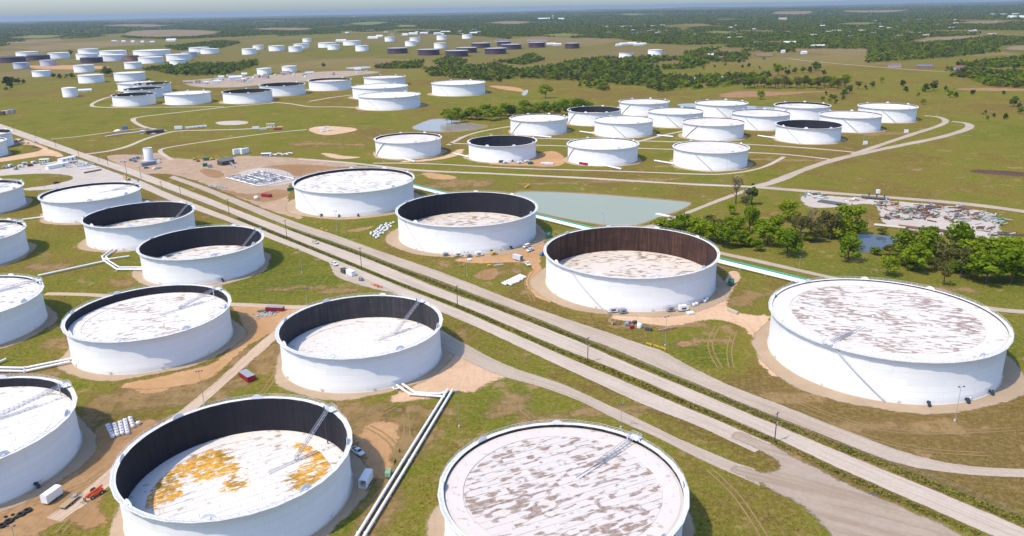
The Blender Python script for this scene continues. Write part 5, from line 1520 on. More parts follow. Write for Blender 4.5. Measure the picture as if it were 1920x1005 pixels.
# manifold: rows of white pipe with upright valves
x0, y0 = G(487, 336)
rz = heading((440, 325), (520, 345))
mf = empty('pipe_manifold', (x0, y0, .08), rz, 'tangle of white manifold pipes and valves on the gravel pad', 'pipe manifold')
VALVE = MB().cyl((0, 0, .6), (0, 0, 2.2), .16, n=8).cyl((0, 0, 2.1), (0, 0, 2.25), .45, n=10).box((0, 0, 1.0), (.8, .8, .7)).mesh('valve', GREY)
rm = random.Random(9)
for i in range(11):
    yy = -16 + i * 3.2 + rm.uniform(-.6, .6)
    xa, xb = -24 + rm.uniform(0, 16), 24 - rm.uniform(0, 18)
    MB().cyl((xa, yy, rm.uniform(.6, 1.6)), (xb, yy, rm.uniform(.6, 1.6)), rm.uniform(.25, .5), n=10).obj('header_pipe', (STEELW, GREY, STEELW)[i % 3], mf)
for i in range(22):
    xx = -22 + i * 2.05 + rm.uniform(-.5, .5)
    ya = rm.uniform(-17, 2); yb = ya + rm.uniform(6, 16)
    zz = rm.uniform(.4, 2.2)
    MB().cyl((xx, ya, zz), (xx, min(17, yb), zz), rm.uniform(.18, .36), n=8).obj('cross_pipe', (GREY, STEELW, DGREY, GREY)[i % 4], mf)
    for j in range(4): inst('valve', VALVE, mf, (xx + .6, -15 + j * 8 + rm.uniform(-2, 3), .3), rm.uniform(0, 3), scale=(1, 1, rm.uniform(.7, 1.4)))
for s in (-1, 1): MB().tube([(-26, s * 17, .9), (26, s * 17, .9), (28, s * 15, .9), (28, 0, .9)], .42, 10).obj('loop_pipe', STEELW, mf)
for i in range(10): MB().bar((-22 + i * 5, 19, 0), (-22 + i * 5, 19, 4.2), .18).obj('rail_post', GALV, mf)
MB().bar((-22, 19, 4.1), (23, 19, 4.1), .15).obj('top_rail', GALV, mf)
# tall tank in the yard
x, y = G(280, 300.5)
yt = empty('surge_tank', (x, y, .05), 0, 'tall narrow white tank with a side stair in the works yard', 'tank')
m = MB(); m.lathe([(4.2, 0), (4.2, 11), (3.9, 11.3), (.01, 11.6)], 32); m.obj('shell', WHITE, yt)
m = MB()
for s in (-.5, .5): m.bar((-8.5, s, .3), (-4.6, s, 11.5), .14)
for q in range(12): m.bar((-8.5 + q * .35, -.5, .3 + q), (-8.5 + q * .35, .5, .3 + q), .1)
m.obj('stair', GREY, yt)
m = MB(); m.lathe([(4.15, 11.2), (4.15, 12.2)], 20); m.obj('top_rail', RAIL, yt)
MB().box((0, 0, .1), (14, 11, .25)).obj('slab', CONCM, yt)
for k, (px, py, lab) in enumerate(((252, 300, 'left pump unit beside the tall narrow tank'), (246, 302, 'outermost pump unit left of the tall narrow tank'), (259, 298, 'pump unit nearest the tall narrow tank'), (254, 304, 'pump unit in front, left of the tall narrow tank'))):
    machine(px, py, .3, lab, GREY, 'pump', 'pump_unit', 3.5, 2.0, 2.2, 'pumps by the tall narrow tank', False)
container(279, 310, heading((268, 312), (292, 308)), 'blue-grey container below the tall narrow tank', 14, 3.0, 3.0, paint('blue_grey_box', (.22, .25, .30)))
container(298, 305, .2, 'small white box right of the blue-grey container', 2.6, 2.4, 2.4, WP, name='storage_box')
pickup(292, 317, heading((284, 318), (300, 314)), 'white service truck in the works yard, left of a pair', cap=WP); pickup(298, 316, heading((290, 318), (306, 314)), 'white service truck in the works yard, right of a pair', cap=GREY)
pickup(230, 303, .2, 'white pickup at the edge of the main road opposite the yard'); car(275, 316, .4, 'dark car in front of the blue-grey container', DGREY, 'cars in the yards')
def digger(px, py, rz, label, m=YEL):
    x, y = G(px, py)
    t = empty('excavator', (x, y, .08), rz, label, 'excavator', 'yellow machines in the works yard')
    for s in (-1, 1): MB().box((0, s * 1.1, .45), (3.8, .6, .9)).obj('track', DGREY, t)
    profile_body([(-1.9, .95), (1.5, .95), (1.5, 1.7), (.4, 2.0), (-1.9, 2.1)], 1.25, 1.2).obj('house', m, t)
    profile_body([(.2, 1.7), (1.5, 1.7), (1.3, 2.9), (.3, 2.95)], .5, .45).obj('cab', GLASS, t).location = (0, .6, 0)
    b = MB().bar((1.2, -.3, 1.7), (4.0, -.3, 4.0), .45, .6); b.bar((4.0, -.3, 4.0), (6.0, -.3, 2.0), .38, .45); b.box((6.1, -.3, 1.4), (.9, 1.1, .9)); b.obj('boom', m, t)
digger(366, 300, .4, 'yellow excavator at the back of the works yard, left'); digger(371, 303, 2.2, 'orange-yellow digger in front of the left excavator', paint('dull_orange', (.42, .2, .05))); digger(399, 300, .3, 'yellow excavator left of the control house'); digger(240, 338, 2.6, 'yellow machine behind the high-roofed tank by the gravel yard')
container(387, 301, .2, 'dark green box between the excavators', 5, 2.6, 2.4, GRNP, group='green boxes'); container(385, 312, .3, 'dark green box before the control house', 4, 2.6, 2.6, GRNP, group='green boxes'); container(394, 314, .3, 'grey-green box right of the dark green one', 4, 2.6, 2.6, GREY, group='green boxes')
container(446, 289, heading((436, 290), (456, 287)), 'left of two tall white frac tanks behind the control house', 9, 3, 5.0, WP, group='tall white frac tanks'); container(459, 288, heading((450, 290), (470, 286)), 'right of two tall white frac tanks behind the control house', 9, 3, 5.0, WP, group='tall white frac tanks')
gable('shelter', 500, 293, .1, 9, 4, 3.0, GREY, WP, 'small open shelter with white roof right of the frac tanks', rise=.5)
for k, (px, py) in enumerate(((512, 293), (522, 291), (534, 292), (542, 290))):
    pipe('%s white pipe assembly from the left beside the small shelter' % ORD[k], [(px - 6, py + 1), (px, py - 1), (px + 7, py)], .5, 1.4, group='pipe assemblies by the shelter', sup=4)
x, y = G(481, 373); o = MB(); o.lathe([(.01, 0), (1.6, .0), (2.0, .8), (1.7, 1.8), (.8, 2.4), (.01, 2.5)], 14); o = o.obj('soil_bag', BAG); o.location = (x, y, .05); tag(o, 'white bagged heap left of the small red bin', 'bag')
machine(545, 357, .5, 'green machine at the foot of the speckled large tank', GRNP, 'machine', 'site_machine', 5, 2.2, 1.6)
for k, (px, py) in enumerate(((398, 349), (408, 351), (416, 353))):
    m = MB(); rr = random.Random(k)
    for q in range(26): m.box((rr.gauss(0, 2.2), rr.gauss(0, 1.6), .3 + rr.random() * .5), (rr.uniform(.5, 1.3), rr.uniform(.4, 1), rr.uniform(.3, .7)), rr.uniform(0, 3))
    x, y = G(px, py); o = m.obj('rubble_heap', CONCM); o.location = (x, y, 0); tag(o, '%s grey rubble heap from the left below the control house' % ORD[k], 'rubble', 'grey rubble heaps', 'stuff')
m = MB(); rr = random.Random(5)
for q in range(60): m.box((rr.gauss(0, 2.6), rr.gauss(0, 1.8), .15 + rr.random() * .3), (rr.uniform(.3, 1.0), rr.uniform(.3, .8), rr.uniform(.2, .5)), rr.uniform(0, 3))
x, y = G(497, 591); o = m.obj('rubble_heap', CONCM); o.location = (x, y, 0); tag(o, 'heap of grey gravel and rubble by the red bin', 'rubble', 'grey rubble heaps', 'stuff')
sheet('gravel_spill', [(475, 582), (500, 578), (530, 580), (525, 588), (505, 594), (485, 590)], ASH, .07, 1.5)

# ------------------------------------------------------------------ gravel yard at the left
gable('site_office', 126, 302, heading((113, 305), (140, 299)), 16, 6, 3.6, WP, WP, 'white site office with awning in the left gravel yard', rise=.6, wins=4)
gable('long_shed', 108, 314, heading((92, 317), (124, 311)), 20, 4.5, 3.4, WP, WP, 'long low white shed in the left gravel yard', rise=.5, wins=0)
gable('small_shed', 136, 307, .2, 9, 4, 2.8, TAN, TAN, 'tan shed beside the white site office', rise=.3)
gable('small_shed', 84, 303, .2, 8, 5, 2.6, WP, WP, 'small white shed left of the site office', rise=.4)
for k, (px, py, lab) in enumerate(((129, 314, 'white pickup before the site office'), (81, 309, 'white pickup left of the long white shed'), (150, 312, 'white pickup right of the site office, nearer'), (170, 309, 'white pickup at the right end of the gravel yard row'), (146, 309, 'white pickup half hidden beside another near the site office'), (163, 311, 'white pickup second from the right end of the gravel yard row'), (156, 309, 'white pickup in the middle of the gravel yard row'))):
    pickup(px, py, .25 + .5 * (k % 2), lab, group='pickups in the left gravel yard', cap=GREY if k % 3 == 0 else None)
for k, (px, py, m) in enumerate(((10, 316, GREY), (39, 314, WP), (47, 309, WP), (57, 312, BROWNM), (64, 307, WP), (20, 313, WP), (30, 318, GREY))):
    machine(px, py, .3 * k, '%s item of equipment in the row at the left edge of the gravel yard' % ORD[k], m, 'machine', 'site_machine', 4.5, 2.2, 2.0, 'equipment row in the left gravel yard')
for k in range(3):
    pipe('%s dark pipe of the bundle lying in the left gravel yard' % ORD[k], [(158, 324 + k * .7), (190, 318 + k * .7)], .35, .4, BROWNM if k == 1 else DGREY, group='dark pipe bundle', sup=0)
pipe('white pipe lying in the left gravel yard', [(150, 318), (186, 314)], .4, .5, group='dark pipe bundle', sup=0)
car(106, 344, heading((98, 345), (115, 342)), 'dark car on the road below the left gravel yard', paint('dark_blue_paint', (.015, .02, .03)), 'cars in the yards')
for k, (px, py, m, lab) in enumerate(((66, 267, WP, 'white pickup by the main road near the half-hidden tanks'), (65, 277, GREY, 'grey pickup below the white one near the half-hidden tanks'), (31, 266, BLUE, 'dark blue pickup beside the half-hidden tank'), (41, 264, DGREY, 'dark pickup second from the half-hidden tank'), (52, 269, WP, 'white pickup between dark vehicles near the half-hidden tanks'))):
    pickup(px, py, .2 + k * .4, lab, m, group='pickups near the half-hidden tanks')
# across the road
gable('pump_house', 290, 250, heading((275, 251), (302, 248)), 20, 8, 4.2, BRICKB, paint('flat_brown_roof', (.16, .12, .10)), 'dark brown pump house in the fields beyond the main road', rise=.3)
gable('small_shed', 270, 251, .1, 6, 6, 4, TAN, WP, 'pale shed joined to the left of the dark brown pump house', rise=.3)
pipe('long white pipe running left from the pump house', [(198, 257), (230, 252), (267, 248)], .6, .9)
container(235, 243, .2, 'blue box beside the field road', 5, 4, 4, BLUE, name='storage_box')
x, y = G(221, 246); o = MB(); o.lathe([(.01, 0), (5, 0), (3.5, 1.4), (1, 2.2), (.01, 2.3)], 12); o = o.obj('covered_heap', BAG); o.location = (x, y, .02); tag(o, 'white covered heap left of the blue box', 'heap')
pickup(288, 252, .1, 'white pickup parked at the dark brown pump house'); 
box_trailer(335, 243, .2, 'white tank trailer right of the pump house', 9, 3, 3.5)
for k in range(5):
    px, py = 352 + k * 8, 241 - k * .8
    container(px, py, .15, '%s white crate from the left of the row right of the pump house' % ORD[k], 5, 3, 1.8, WP, group='white crates by the pale pad', name='storage_box')
gable('small_shed', 508, 238, .1, 10, 6, 4, paint('pale_yellow_siding', (.55, .5, .34)), TAN, 'pale yellow shed by the field road', rise=.4)
container(521, 243, .1, 'red equipment skid below the pale yellow shed', 9, 4, 1.5, REDP, name='equipment_skid'); container(480, 242, .1, 'white equipment skid left of the pale yellow shed', 8, 4, 2.4, WP, name='equipment_skid'); container(494, 244, .1, 'low red and white skid before the pale yellow shed', 9, 3, 1.4, TAN, name='equipment_skid')
for k, (px, py) in enumerate(((603, 242), (612, 239), (618, 245), (606, 247))): container(px, py, .3 * k, '%s small white skid on the pale pad' % ORD[k], 6, 2.5, 1.2, WP, group='skids on the pale pad', name='equipment_skid')
for k, (px, py) in enumerate(((11, 214), (22, 212), (3, 216))): container(px, py, .1, '%s plant box from the right at the far left edge' % ORD[k], 9, 5, 5, (TAN, GREY, BROWNM)[k], group='plant boxes at the far left edge', name='plant_box')
for k, (px, py) in enumerate(((940, 305), (948, 307), (958, 304), (975, 307), (988, 305), (995, 308))):
    machine(px, py, .2, '%s piece of plant from the left at the foot of the front-row open tank' % ORD[k], (DGREY, WP, DGREY, WP, WP, GRNP)[k], 'machine', 'site_machine', 4.5, 2.2, 1.8, 'plant at the front-row open tank')
for k, (px, py) in enumerate(((1022, 308), (1030, 309))): container(px, py, .1, '%s white bundle beside the front-row open tank' % ('left' if k == 0 else 'right'), 7, 3.5, 1.4, BAG, name='pipe_bundle', group='white bundles')
# pond furniture
x, y = G(984, 354); ys = empty('pond_ladder', (x, y, 0), 1.2, 'yellow railed ramp at the pond corner', 'ramp')
m = MB().bar((0, 0, 1.0), (9, 0, 1.6), 1.1, .15); m.obj('deck', YEL, ys); m = MB()
for s in (-.5, .5):
    m.bar((0, s, 2.0), (9, s, 2.7), .1)
    for q in range(5): m.bar((q * 2.25, s, 0), (q * 2.25, s, 2.2 + q * .12), .12)
m.obj('handrail', YEL, ys)
x, y = G(1243, 404); dk = empty('pond_dock', (x, y, 0), heading((1234, 402), (1252, 406)), 'white floating dock at the pond edge', 'dock'); MB().box((0, 0, .35), (11, 2.6, .5)).obj('deck', WP, dk); MB().bar((5, 0, .4), (9, -1, 1.2), .9, .15).obj('gangway', WP, dk)

# ------------------------------------------------------------------ scrap yard
def scrap(px, py, wx, wy, n, label, seed, mats, L=(2, 7)):
    rr = random.Random(seed)
    x, y = G(px, py)
    t = empty('scrap_heap', (x, y, .08), 0, label, 'scrap heap', 'scrap heaps in the gravel yard')
    for i in range(n):
        u, v = rr.uniform(-1, 1), rr.uniform(-1, 1)
        if u * u + v * v > 1.1: continue
        l = rr.uniform(*L); a = rr.gauss(.2, .7); z = rr.uniform(.3, 1.6)
        p = (u * wx, v * wy, z); q = (p[0] + l * math.cos(a), p[1] + l * math.sin(a), max(.25, z + rr.uniform(-.8, .8)))
        k = rr.random()
        m = MB()
        if k < .65: m.cyl(p, q, rr.uniform(.25, .6), n=9)
        elif k < .85: m.bar(p, q, rr.uniform(.4, .9), rr.uniform(.3, .6))
        else: m.cyl(p, (p[0], p[1], z + 1), rr.uniform(.7, 1.2), n=10)
        m.obj('scrap_piece', mats[rr.randrange(len(mats))], t)
SG = paint('pale_green_coating', (0.17, 0.29, 0.22), .2)
MS = [paint('dull_white_pipe', (.48, .46, .42), .2), SG, BROWNM, BROWNM, GREY, TAN, BROWNM, DGREY, paint('rust_red_steel', (.22, .07, .045), .3)]
scrap(1758, 401, 24, 22, 150, 'big heap of white, green and rusty scrap pipe in the gravel yard', 1, MS, (2.5, 8)); scrap(1666, 390, 8, 20, 46, 'scrap heap at the left side of the gravel yard', 2, MS + [YEL, BROWNM]); scrap(1674, 411, 10, 8, 26, 'scrap heap of mixed parts below the left one', 3, MS); scrap(1857, 412, 9, 14, 40, 'white and green scrap heap at the right end of the gravel yard', 4, [MS[0], SG, TAN, GREY]); scrap(1866, 438, 9, 16, 40, 'lower scrap heap at the right end of the gravel yard', 5, MS)
scrap(1520, 369, 6, 9, 24, 'heap of green and rusty pipe at the left end of the gravel yard', 6, [SG, BROWNM, STEELW], (4, 8)); scrap(1598, 376, 9, 4, 14, 'sparse pale scrap beside the dark pipe rack', 7, [STEELW, BROWNM, TAN])
def bundle(px, py, a, b, n, m, label):
    x, y = G(px, py); t = empty('pipe_stack', (x, y, .1), heading(a, b), label, 'pipe stack', 'pipe stacks in the gravel yard')
    for i in range(n): MB().cyl((-9, (i - n / 2) * 1.0, .45), (9, (i - n / 2) * 1.0, .45), .44, n=10).obj('pipe_length', m, t)
bundle(1560, 381, (1540, 378), (1585, 385), 7, DGREY, 'stack of dark pipes left of centre in the gravel yard'); bundle(1668, 425, (1650, 423), (1690, 427), 4, TAN, 'stack of tan pipes along the lower edge'); bundle(1714, 428, (1695, 426), (1735, 431), 4, BROWNM, 'stack of rusty pipes along the lower edge'); bundle(1760, 433, (1740, 431), (1780, 436), 5, paint('maroon_pipe', (.13, .04, .04)), 'stack of maroon pipes along the lower edge')
x, y = G(1640, 374); dv_ = empty('pipe_vessel', (x, y, .1), heading((1624, 373), (1656, 376)), 'dark vessel with three upright stubs at the road edge of the gravel yard', 'vessel')
MB().cyl((-9, 0, 1.2), (9, 0, 1.2), .9, n=14).obj('barrel', DGREY, dv_)
for q in (-4, 1, 6): MB().cyl((q, 0, 1.2), (q, 0, 4.2), .5, n=10).obj('stub', DGREY, dv_)
container(1646, 363, 0, 'small white cabin by the road above the dark vessel', 2.2, 2.2, 2.6, WP, name='cabin')
for k, (px, py) in enumerate(((1622, 271), (1699, 249))): container(px, py, 0, '%s white cabinet beside the curving road' % ('lower' if k == 0 else 'upper'), 3.5, 2.5, 3.0, WP, group='roadside cabinets', name='cabinet')
# ------------------------------------------------------------------ trees
def leaf_mat(name, c1, c2, c3, sheen=0.25):
    t = NT(name)
    rnd = t.n('ShaderNodeObjectInfo').outputs['Random']
    v = t.obj()
    n = t.noise(v, 0.45, 3, 0.6)
    col = t.mix(t.ramp(rnd, 0.0, 1.0), c1, c2)
    col = t.mix(t.ramp(n, 0.35, 0.7, 0.0, 0.7), col, c3)
    t.set(col, 0.8, 0, 0.08)
    tr = t.n('ShaderNodeBsdfTranslucent')
    t.l(col, tr.inputs['Color'])
    mx = t.n('ShaderNodeMixShader')
    mx.inputs[0].default_value = sheen
    t.l(t.bsdf.outputs[0], mx.inputs[1]); t.l(tr.outputs[0], mx.inputs[2]); t.l(mx.outputs[0], t.out.inputs['Surface'])
    return t.m
LEAF = leaf_mat('spring_green_leaves', (0.115, 0.18, 0.004), (0.25, 0.305, 0.010), (0.18, 0.24, 0.008), 0.3)
LEAFD = leaf_mat('dark_cedar_needles', (0.022, 0.050, 0.010), (0.085, 0.125, 0.014), (0.040, 0.075, 0.012), 0.12)
LEAFO = leaf_mat('olive_leaves', (0.115, 0.12, 0.022), (0.165, 0.15, 0.035), (0.13, 0.105, 0.045))
TWIG = leaf_mat('bare_twigs', (0.13, 0.10, 0.075), (0.17, 0.13, 0.095), (0.10, 0.08, 0.06), 0.05)
BARK = paint('grey_brown_bark', (0.085, 0.065, 0.05), .3, 1.5, rough=.95)

def crown_mesh(seed, n, mat, shape='round', leaf=.75, clumps=16):
    """unit-height crown (about 1 high above z=.22, .5 radius) of many small leaf faces in uneven clumps"""
    r = np.random.default_rng(seed)
    cs = []
    for _ in range(clumps):
        a, u = r.uniform(0, 2 * np.pi), r.uniform(0, 1)
        if shape == 'cone':
            z = .18 + .8 * u; rad = .36 * (1.02 - u) ** .8 * r.uniform(.3, 1)
            cs.append((rad * np.cos(a), rad * np.sin(a), z, .16 * (1.15 - u)))
        elif shape == 'sparse':
            z = .45 + .5 * u; rad = .34 * np.sqrt(1 - (2 * u - 1) ** 2 * .7) * r.uniform(.3, 1)
            cs.append((rad * np.cos(a), rad * np.sin(a), z, .15))
        else:
            z = .34 + .56 * u; rad = .40 * np.sqrt(max(.05, 1 - ((u - .38) / .68) ** 2)) * r.uniform(.25, 1)
            cs.append((rad * np.cos(a), rad * np.sin(a), z, r.uniform(.13, .21)))
    cs = np.array(cs)
    k = r.integers(0, len(cs), n)
    d = r.normal(size=(n, 3)); d /= np.linalg.norm(d, axis=1)[:, None]
    rr = r.uniform(.55, 1.08, n) ** .6
    p = cs[k, :3] + d * (cs[k, 3] * rr)[:, None] * np.array([1, 1, .8])
    nn = d + r.normal(0, .45, (n, 3)); nn /= np.linalg.norm(nn, axis=1)[:, None]
    up = np.tile([0.3, 0.2, 1.0], (n, 1))
    u_ = np.cross(nn, up); u_ /= np.linalg.norm(u_, axis=1)[:, None]
    v_ = np.cross(nn, u_)
    s = leaf * .055 * r.uniform(.6, 1.3, n)[:, None]
    V = np.stack([p - u_ * s - v_ * s * .7, p + u_ * s - v_ * s * .5, p + u_ * s * .8 + v_ * s * .8, p - u_ * s * .9 + v_ * s * .6], 1).reshape(-1, 3)
    me = bpy.data.meshes.new('crown')
    me.from_pydata(V.tolist(), [], [(4 * i, 4 * i + 1, 4 * i + 2, 4 * i + 3) for i in range(n)])
    me.materials.append(mat)
    me.update()
    return me
def trunk_mesh(seed, limbs=6, top=.62):
    r = random.Random(seed)
    m = MB()
    m.cyl((0, 0, -.01), (.01, 0, top * .55), .028, .02, 7); m.cyl((.01, 0, top * .55), (.0, .02, top), .02, .008, 6)
    for i in range(limbs):
        a = 2 * math.pi * i / limbs + r.random(); z = top * r.uniform(.42, .85)
        q = (r.uniform(.16, .30) * math.cos(a), r.uniform(.16, .30) * math.sin(a), z + r.uniform(.12, .28))
        m.cyl((.01, 0, z), q, .012, .005, 5)
    return m.mesh('trunk', BARK)
TRUNKS = [trunk_mesh(s) for s in range(3)]
CR = {'b': [crown_mesh(s, 900, LEAF, leaf=.72, clumps=17) for s in range(5)], 'd': [crown_mesh(20 + s, 800, LEAFD, 'cone' if s % 2 else 'round', .7, 15) for s in range(4)],
      'o': [crown_mesh(40 + s, 620, LEAFO, 'sparse', .62, 15) for s in range(3)], 't': [crown_mesh(60 + s, 330, TWIG, 'sparse', .45, 13) for s in range(3)]}
LOWC = [crown_mesh(80, 170, LEAF, leaf=1.5, clumps=9), crown_mesh(81, 170, LEAFD, leaf=1.5, clumps=9), crown_mesh(82, 150, LEAFO, leaf=1.4, clumps=9), crown_mesh(83, 170, LEAFD, 'cone', 1.4, 9), crown_mesh(84, 170, LEAF, leaf=1.5, clumps=8)]
tn = [0]
def tree(px, py, wpx, kind, label, group, hr=1.0, low=False, xy=None):
    x, y = xy if xy else G(px, py)
    z = float(hill(x, y)) if math.hypot(x, y) > 1900 else 0
    tn[0] += 1
    w = wpx * math.hypot(math.hypot(x, y), CAM_H) / FOC if not xy else wpx
    h = w * hr * 1.05
    t = empty('pine_tree' if kind == 'd' and not low else 'tree', (x, y, z), tn[0] * 2.4, label, 'tree', group)
    k = tn[0]
    me = LOWC[{'b': (0, 4), 'd': (1, 3), 'o': (2, 2), 't': (2, 2)}[kind][k % 2]] if low else CR[kind][k % len(CR[kind])]
    inst('trunk', TRUNKS[k % 3], t, scale=(h, h, h))
    inst('crown', me, t, scale=(w * 1.12, w * 1.12, h))
    return t
GRV = 'trees between the gravel yard and the north pipes'
L1 = 'round green tree in the grove left of the small dark pond'
L2 = 'green tree in the dense grove right of the small dark pond'
L3 = 'olive or bare tree in the grove around the small dark pond'
L4 = 'green bush in the thicket behind the rusty-walled tank'
near = [(1477, 413, 42, 'b', 'rounded dark green tree alone at the top of the left grove', .8), (1475, 480, 54, 'b', 'full green tree standing alone at the front of the left grove', .85), (1438, 460, 54, 'b', L1, .75), (1418, 472, 20, 'b', 'small young tree left of the full green one', 1.1), (1590, 442, 56, 'b', 'tall dense green tree above the small pond', .95), (1590, 490, 42, 'b', 'green tree on the near bank left of the small pond', 1.0),
        (1664, 517, 34, 'b', 'small forked tree on open grass below the small pond', 1.0), (1715, 510, 44, 'b', 'bright green tree at the left front of the right grove', 1.05), (1769, 535, 28, 'o', 'thin sparse young tree in front of the right grove', 1.3), (1801, 521, 46, 'o', 'grey half-bare tree in the middle of the right grove', 1.1),
        (1411, 420, 26, 'b', L1, 1.1), (1500, 452, 40, 'o', L3, 1.3), (1518, 448, 32, 't', L3, 1.6), (1540, 446, 38, 'o', L3, 1.2), (1556, 450, 44, 'o', L3, 1.2), (1572, 448, 40, 'b', L1, 1.0), (1530, 455, 34, 'o', L3, 1.0), (1490, 440, 30, 'o', L3, 1.2), (1608, 444, 30, 'b', L1, .9), (1455, 440, 34, 'b', L1, 1.0),
        (1690, 478, 40, 'b', L2, 1.0), (1697, 470, 36, 'o', L2, 1.0), (1733, 488, 46, 'b', L2, 1.1), (1752, 478, 44, 'o', L2, 1.0), (1735, 470, 40, 'b', L2, 1.0), (1790, 490, 54, 'b', 'tallest green tree of the right grove', 1.15), (1770, 500, 44, 'o', L2, 1.0), (1815, 500, 44, 'b', L2, 1.0), (1848, 532, 64, 'b', 'widest green tree at the front of the right grove', .85), (1895, 534, 70, 'b', 'big green tree cut by the right edge', .85), (1870, 505, 56, 'b', L2, .9), (1905, 500, 50, 'b', L2, .9), (1835, 492, 46, 'b', L2, .9), (1930, 525, 60, 'b', L2, .9), (1828, 525, 40, 'b', L2, .9), (1858, 490, 44, 'b', L2, .8), (1890, 485, 44, 'b', L2, .8), (1875, 528, 50, 'b', L2, .9), (1812, 480, 34, 'b', L2, .8), (1640, 478, 22, 'b', 'low bush on the right bank of the small pond', .6), (1668, 480, 26, 'o', 'low olive bush right of the small pond', .7), (1655, 440, 24, 'o', 'low reeds on the far bank of the small pond', .5),
        (1409, 384, 38, 'd', 'dark bush at the road corner above the grove', 1.0), (1379, 382, 26, 't', 'bare leafless tree beside the road corner', 1.9), (1370, 402, 22, 'b', 'small pale bush below the leafless tree', .9), (1398, 386, 22, 't', 'bare twiggy shrub left of the dark bush', 1.4),
        (1240, 438, 40, 'b', L4, .7), (1262, 440, 36, 'b', L4, .8), (1280, 442, 44, 'b', L4, .9), (1302, 448, 44, 'b', L4, .9), (1320, 452, 40, 'b', L4, .9), (1342, 458, 42, 'b', L4, .9), (1360, 464, 42, 'b', 'rounded bush at the lower end of the thicket', .85), (1388, 464, 34, 'b', L4, .9), (1372, 446, 34, 'b', L4, .9), (1386, 440, 30, 'b', L4, 1.1), (1404, 436, 30, 'b', 'tall narrow green tree right of the thicket', 1.6), (1345, 438, 26, 'o', L4, 1.0), (1330, 430, 28, 'o', L4, .9), (1420, 470, 18, 'b', 'sapling right of the thicket', 1.2), (1430, 445, 36, 'b', L4, .9), (1366, 430, 24, 'b', L4, 1.0)]
for a in near: tree(*a[:5], GRV, a[5])
rb = random.Random(12)
for i in range(46):     # undergrowth that joins the clumps
    if i < 26: px, py = rb.uniform(1690, 1915), 0; py = 492 + (px - 1690) * .12 + rb.uniform(-16, 12)
    elif i < 36: px = rb.uniform(1250, 1400); py = 440 + (px - 1250) * .17 + rb.uniform(-8, 4)
    else: px = rb.uniform(1440, 1600); py = rb.uniform(444, 458)
    tree(px, py, rb.uniform(20, 34), 'bbo'[i % 3], 'low bushy undergrowth tree in the groves behind the large tanks', 'undergrowth of the groves', .62)
# belt behind the brown pond
for i in range(30):
    f = i / 29
    px = 838 + f * 265; py = 228 - f * 20 + (2.5 if i % 2 else -2.5) + 2 * math.sin(i * 2.3)
    tree(px, py, 24 + 4 * math.sin(i * 1.7), 'd' if i % 9 == 4 else 'b', 'green tree in the belt behind the brown pond', 'trees of the pond belt', .85)
tree(1023, 184, 24, 'b', 'single round tree standing alone on the bright green pasture', None, 1.0)
# row across the right pasture and scattered junipers
for i in range(34):
    px = 1395 + i * 6.4 + 3 * math.sin(i * 3.1); py = 166 - (i % 3) * 1.6 + 1.5 * math.sin(i)
    if 1590 < px < 1600: continue
    tree(px, py, 15 + 4 * math.sin(i * 2.2), 'bo'[i % 3 == 0], 'tree in the thin row beyond the bare dirt bank', 'trees in the thin row', 1.05)
sc_pts = [(1425, 187, 15), (1583, 180, 14), (1592, 175, 12), (1548, 178, 7), (1542, 190, 8), (1558, 185, 9), (1565, 188, 8), (1568, 195, 9), (1556, 193, 8), (1581, 187, 8), (1635, 165, 10), (1622, 168, 8), (1652, 155, 9), (1698, 172, 10), (1692, 163, 10), (1722, 181, 7), (1730, 196, 9), (1735, 172, 15), (1750, 170, 14), (1772, 172, 10), (1781, 183, 10), (1792, 182, 9), (1822, 178, 7), (1847, 215, 8), (1851, 225, 6), (1885, 223, 10), (1900, 200, 14), (1910, 206, 12), (1912, 214, 9), (1863, 219, 7), (1881, 178, 6), (1826, 176, 7),
          (1459, 142, 18), (1478, 140, 10), (1490, 138, 9), (1473, 139, 8), (1505, 137, 10), (1518, 136, 12), (1528, 133, 14), (1535, 131, 12), (1318, 131, 8), (1392, 127, 6), (1404, 127, 7), (1424, 130, 6), (1452, 128, 8), (1473, 130, 5), (1544, 141, 8), (1775, 134, 9), (1783, 135, 8), (1340, 126, 5), (1360, 124, 5), (1480, 127, 5), (1432, 113, 5)]
for k, (px, py, w) in enumerate(sc_pts): tree(px, py, w, 'd' if k % 4 else 'b', 'small dark tree scattered on the right-hand pasture', 'scattered pasture trees', 1.05)
for px, py, w in ((14, 160, 18), (24, 158, 12), (20, 169, 16), (35, 157, 10), (45, 156, 8), (200, 143, 16), (209, 143, 14), (100, 146, 9), (112, 147, 10), (135, 147, 9), (125, 146, 8), (607, 126, 9), (235, 100, 9), (133, 104, 9)): tree(px, py, w, 'd', 'dark tree among the far-left tanks', 'trees among the far-left tanks', .9)

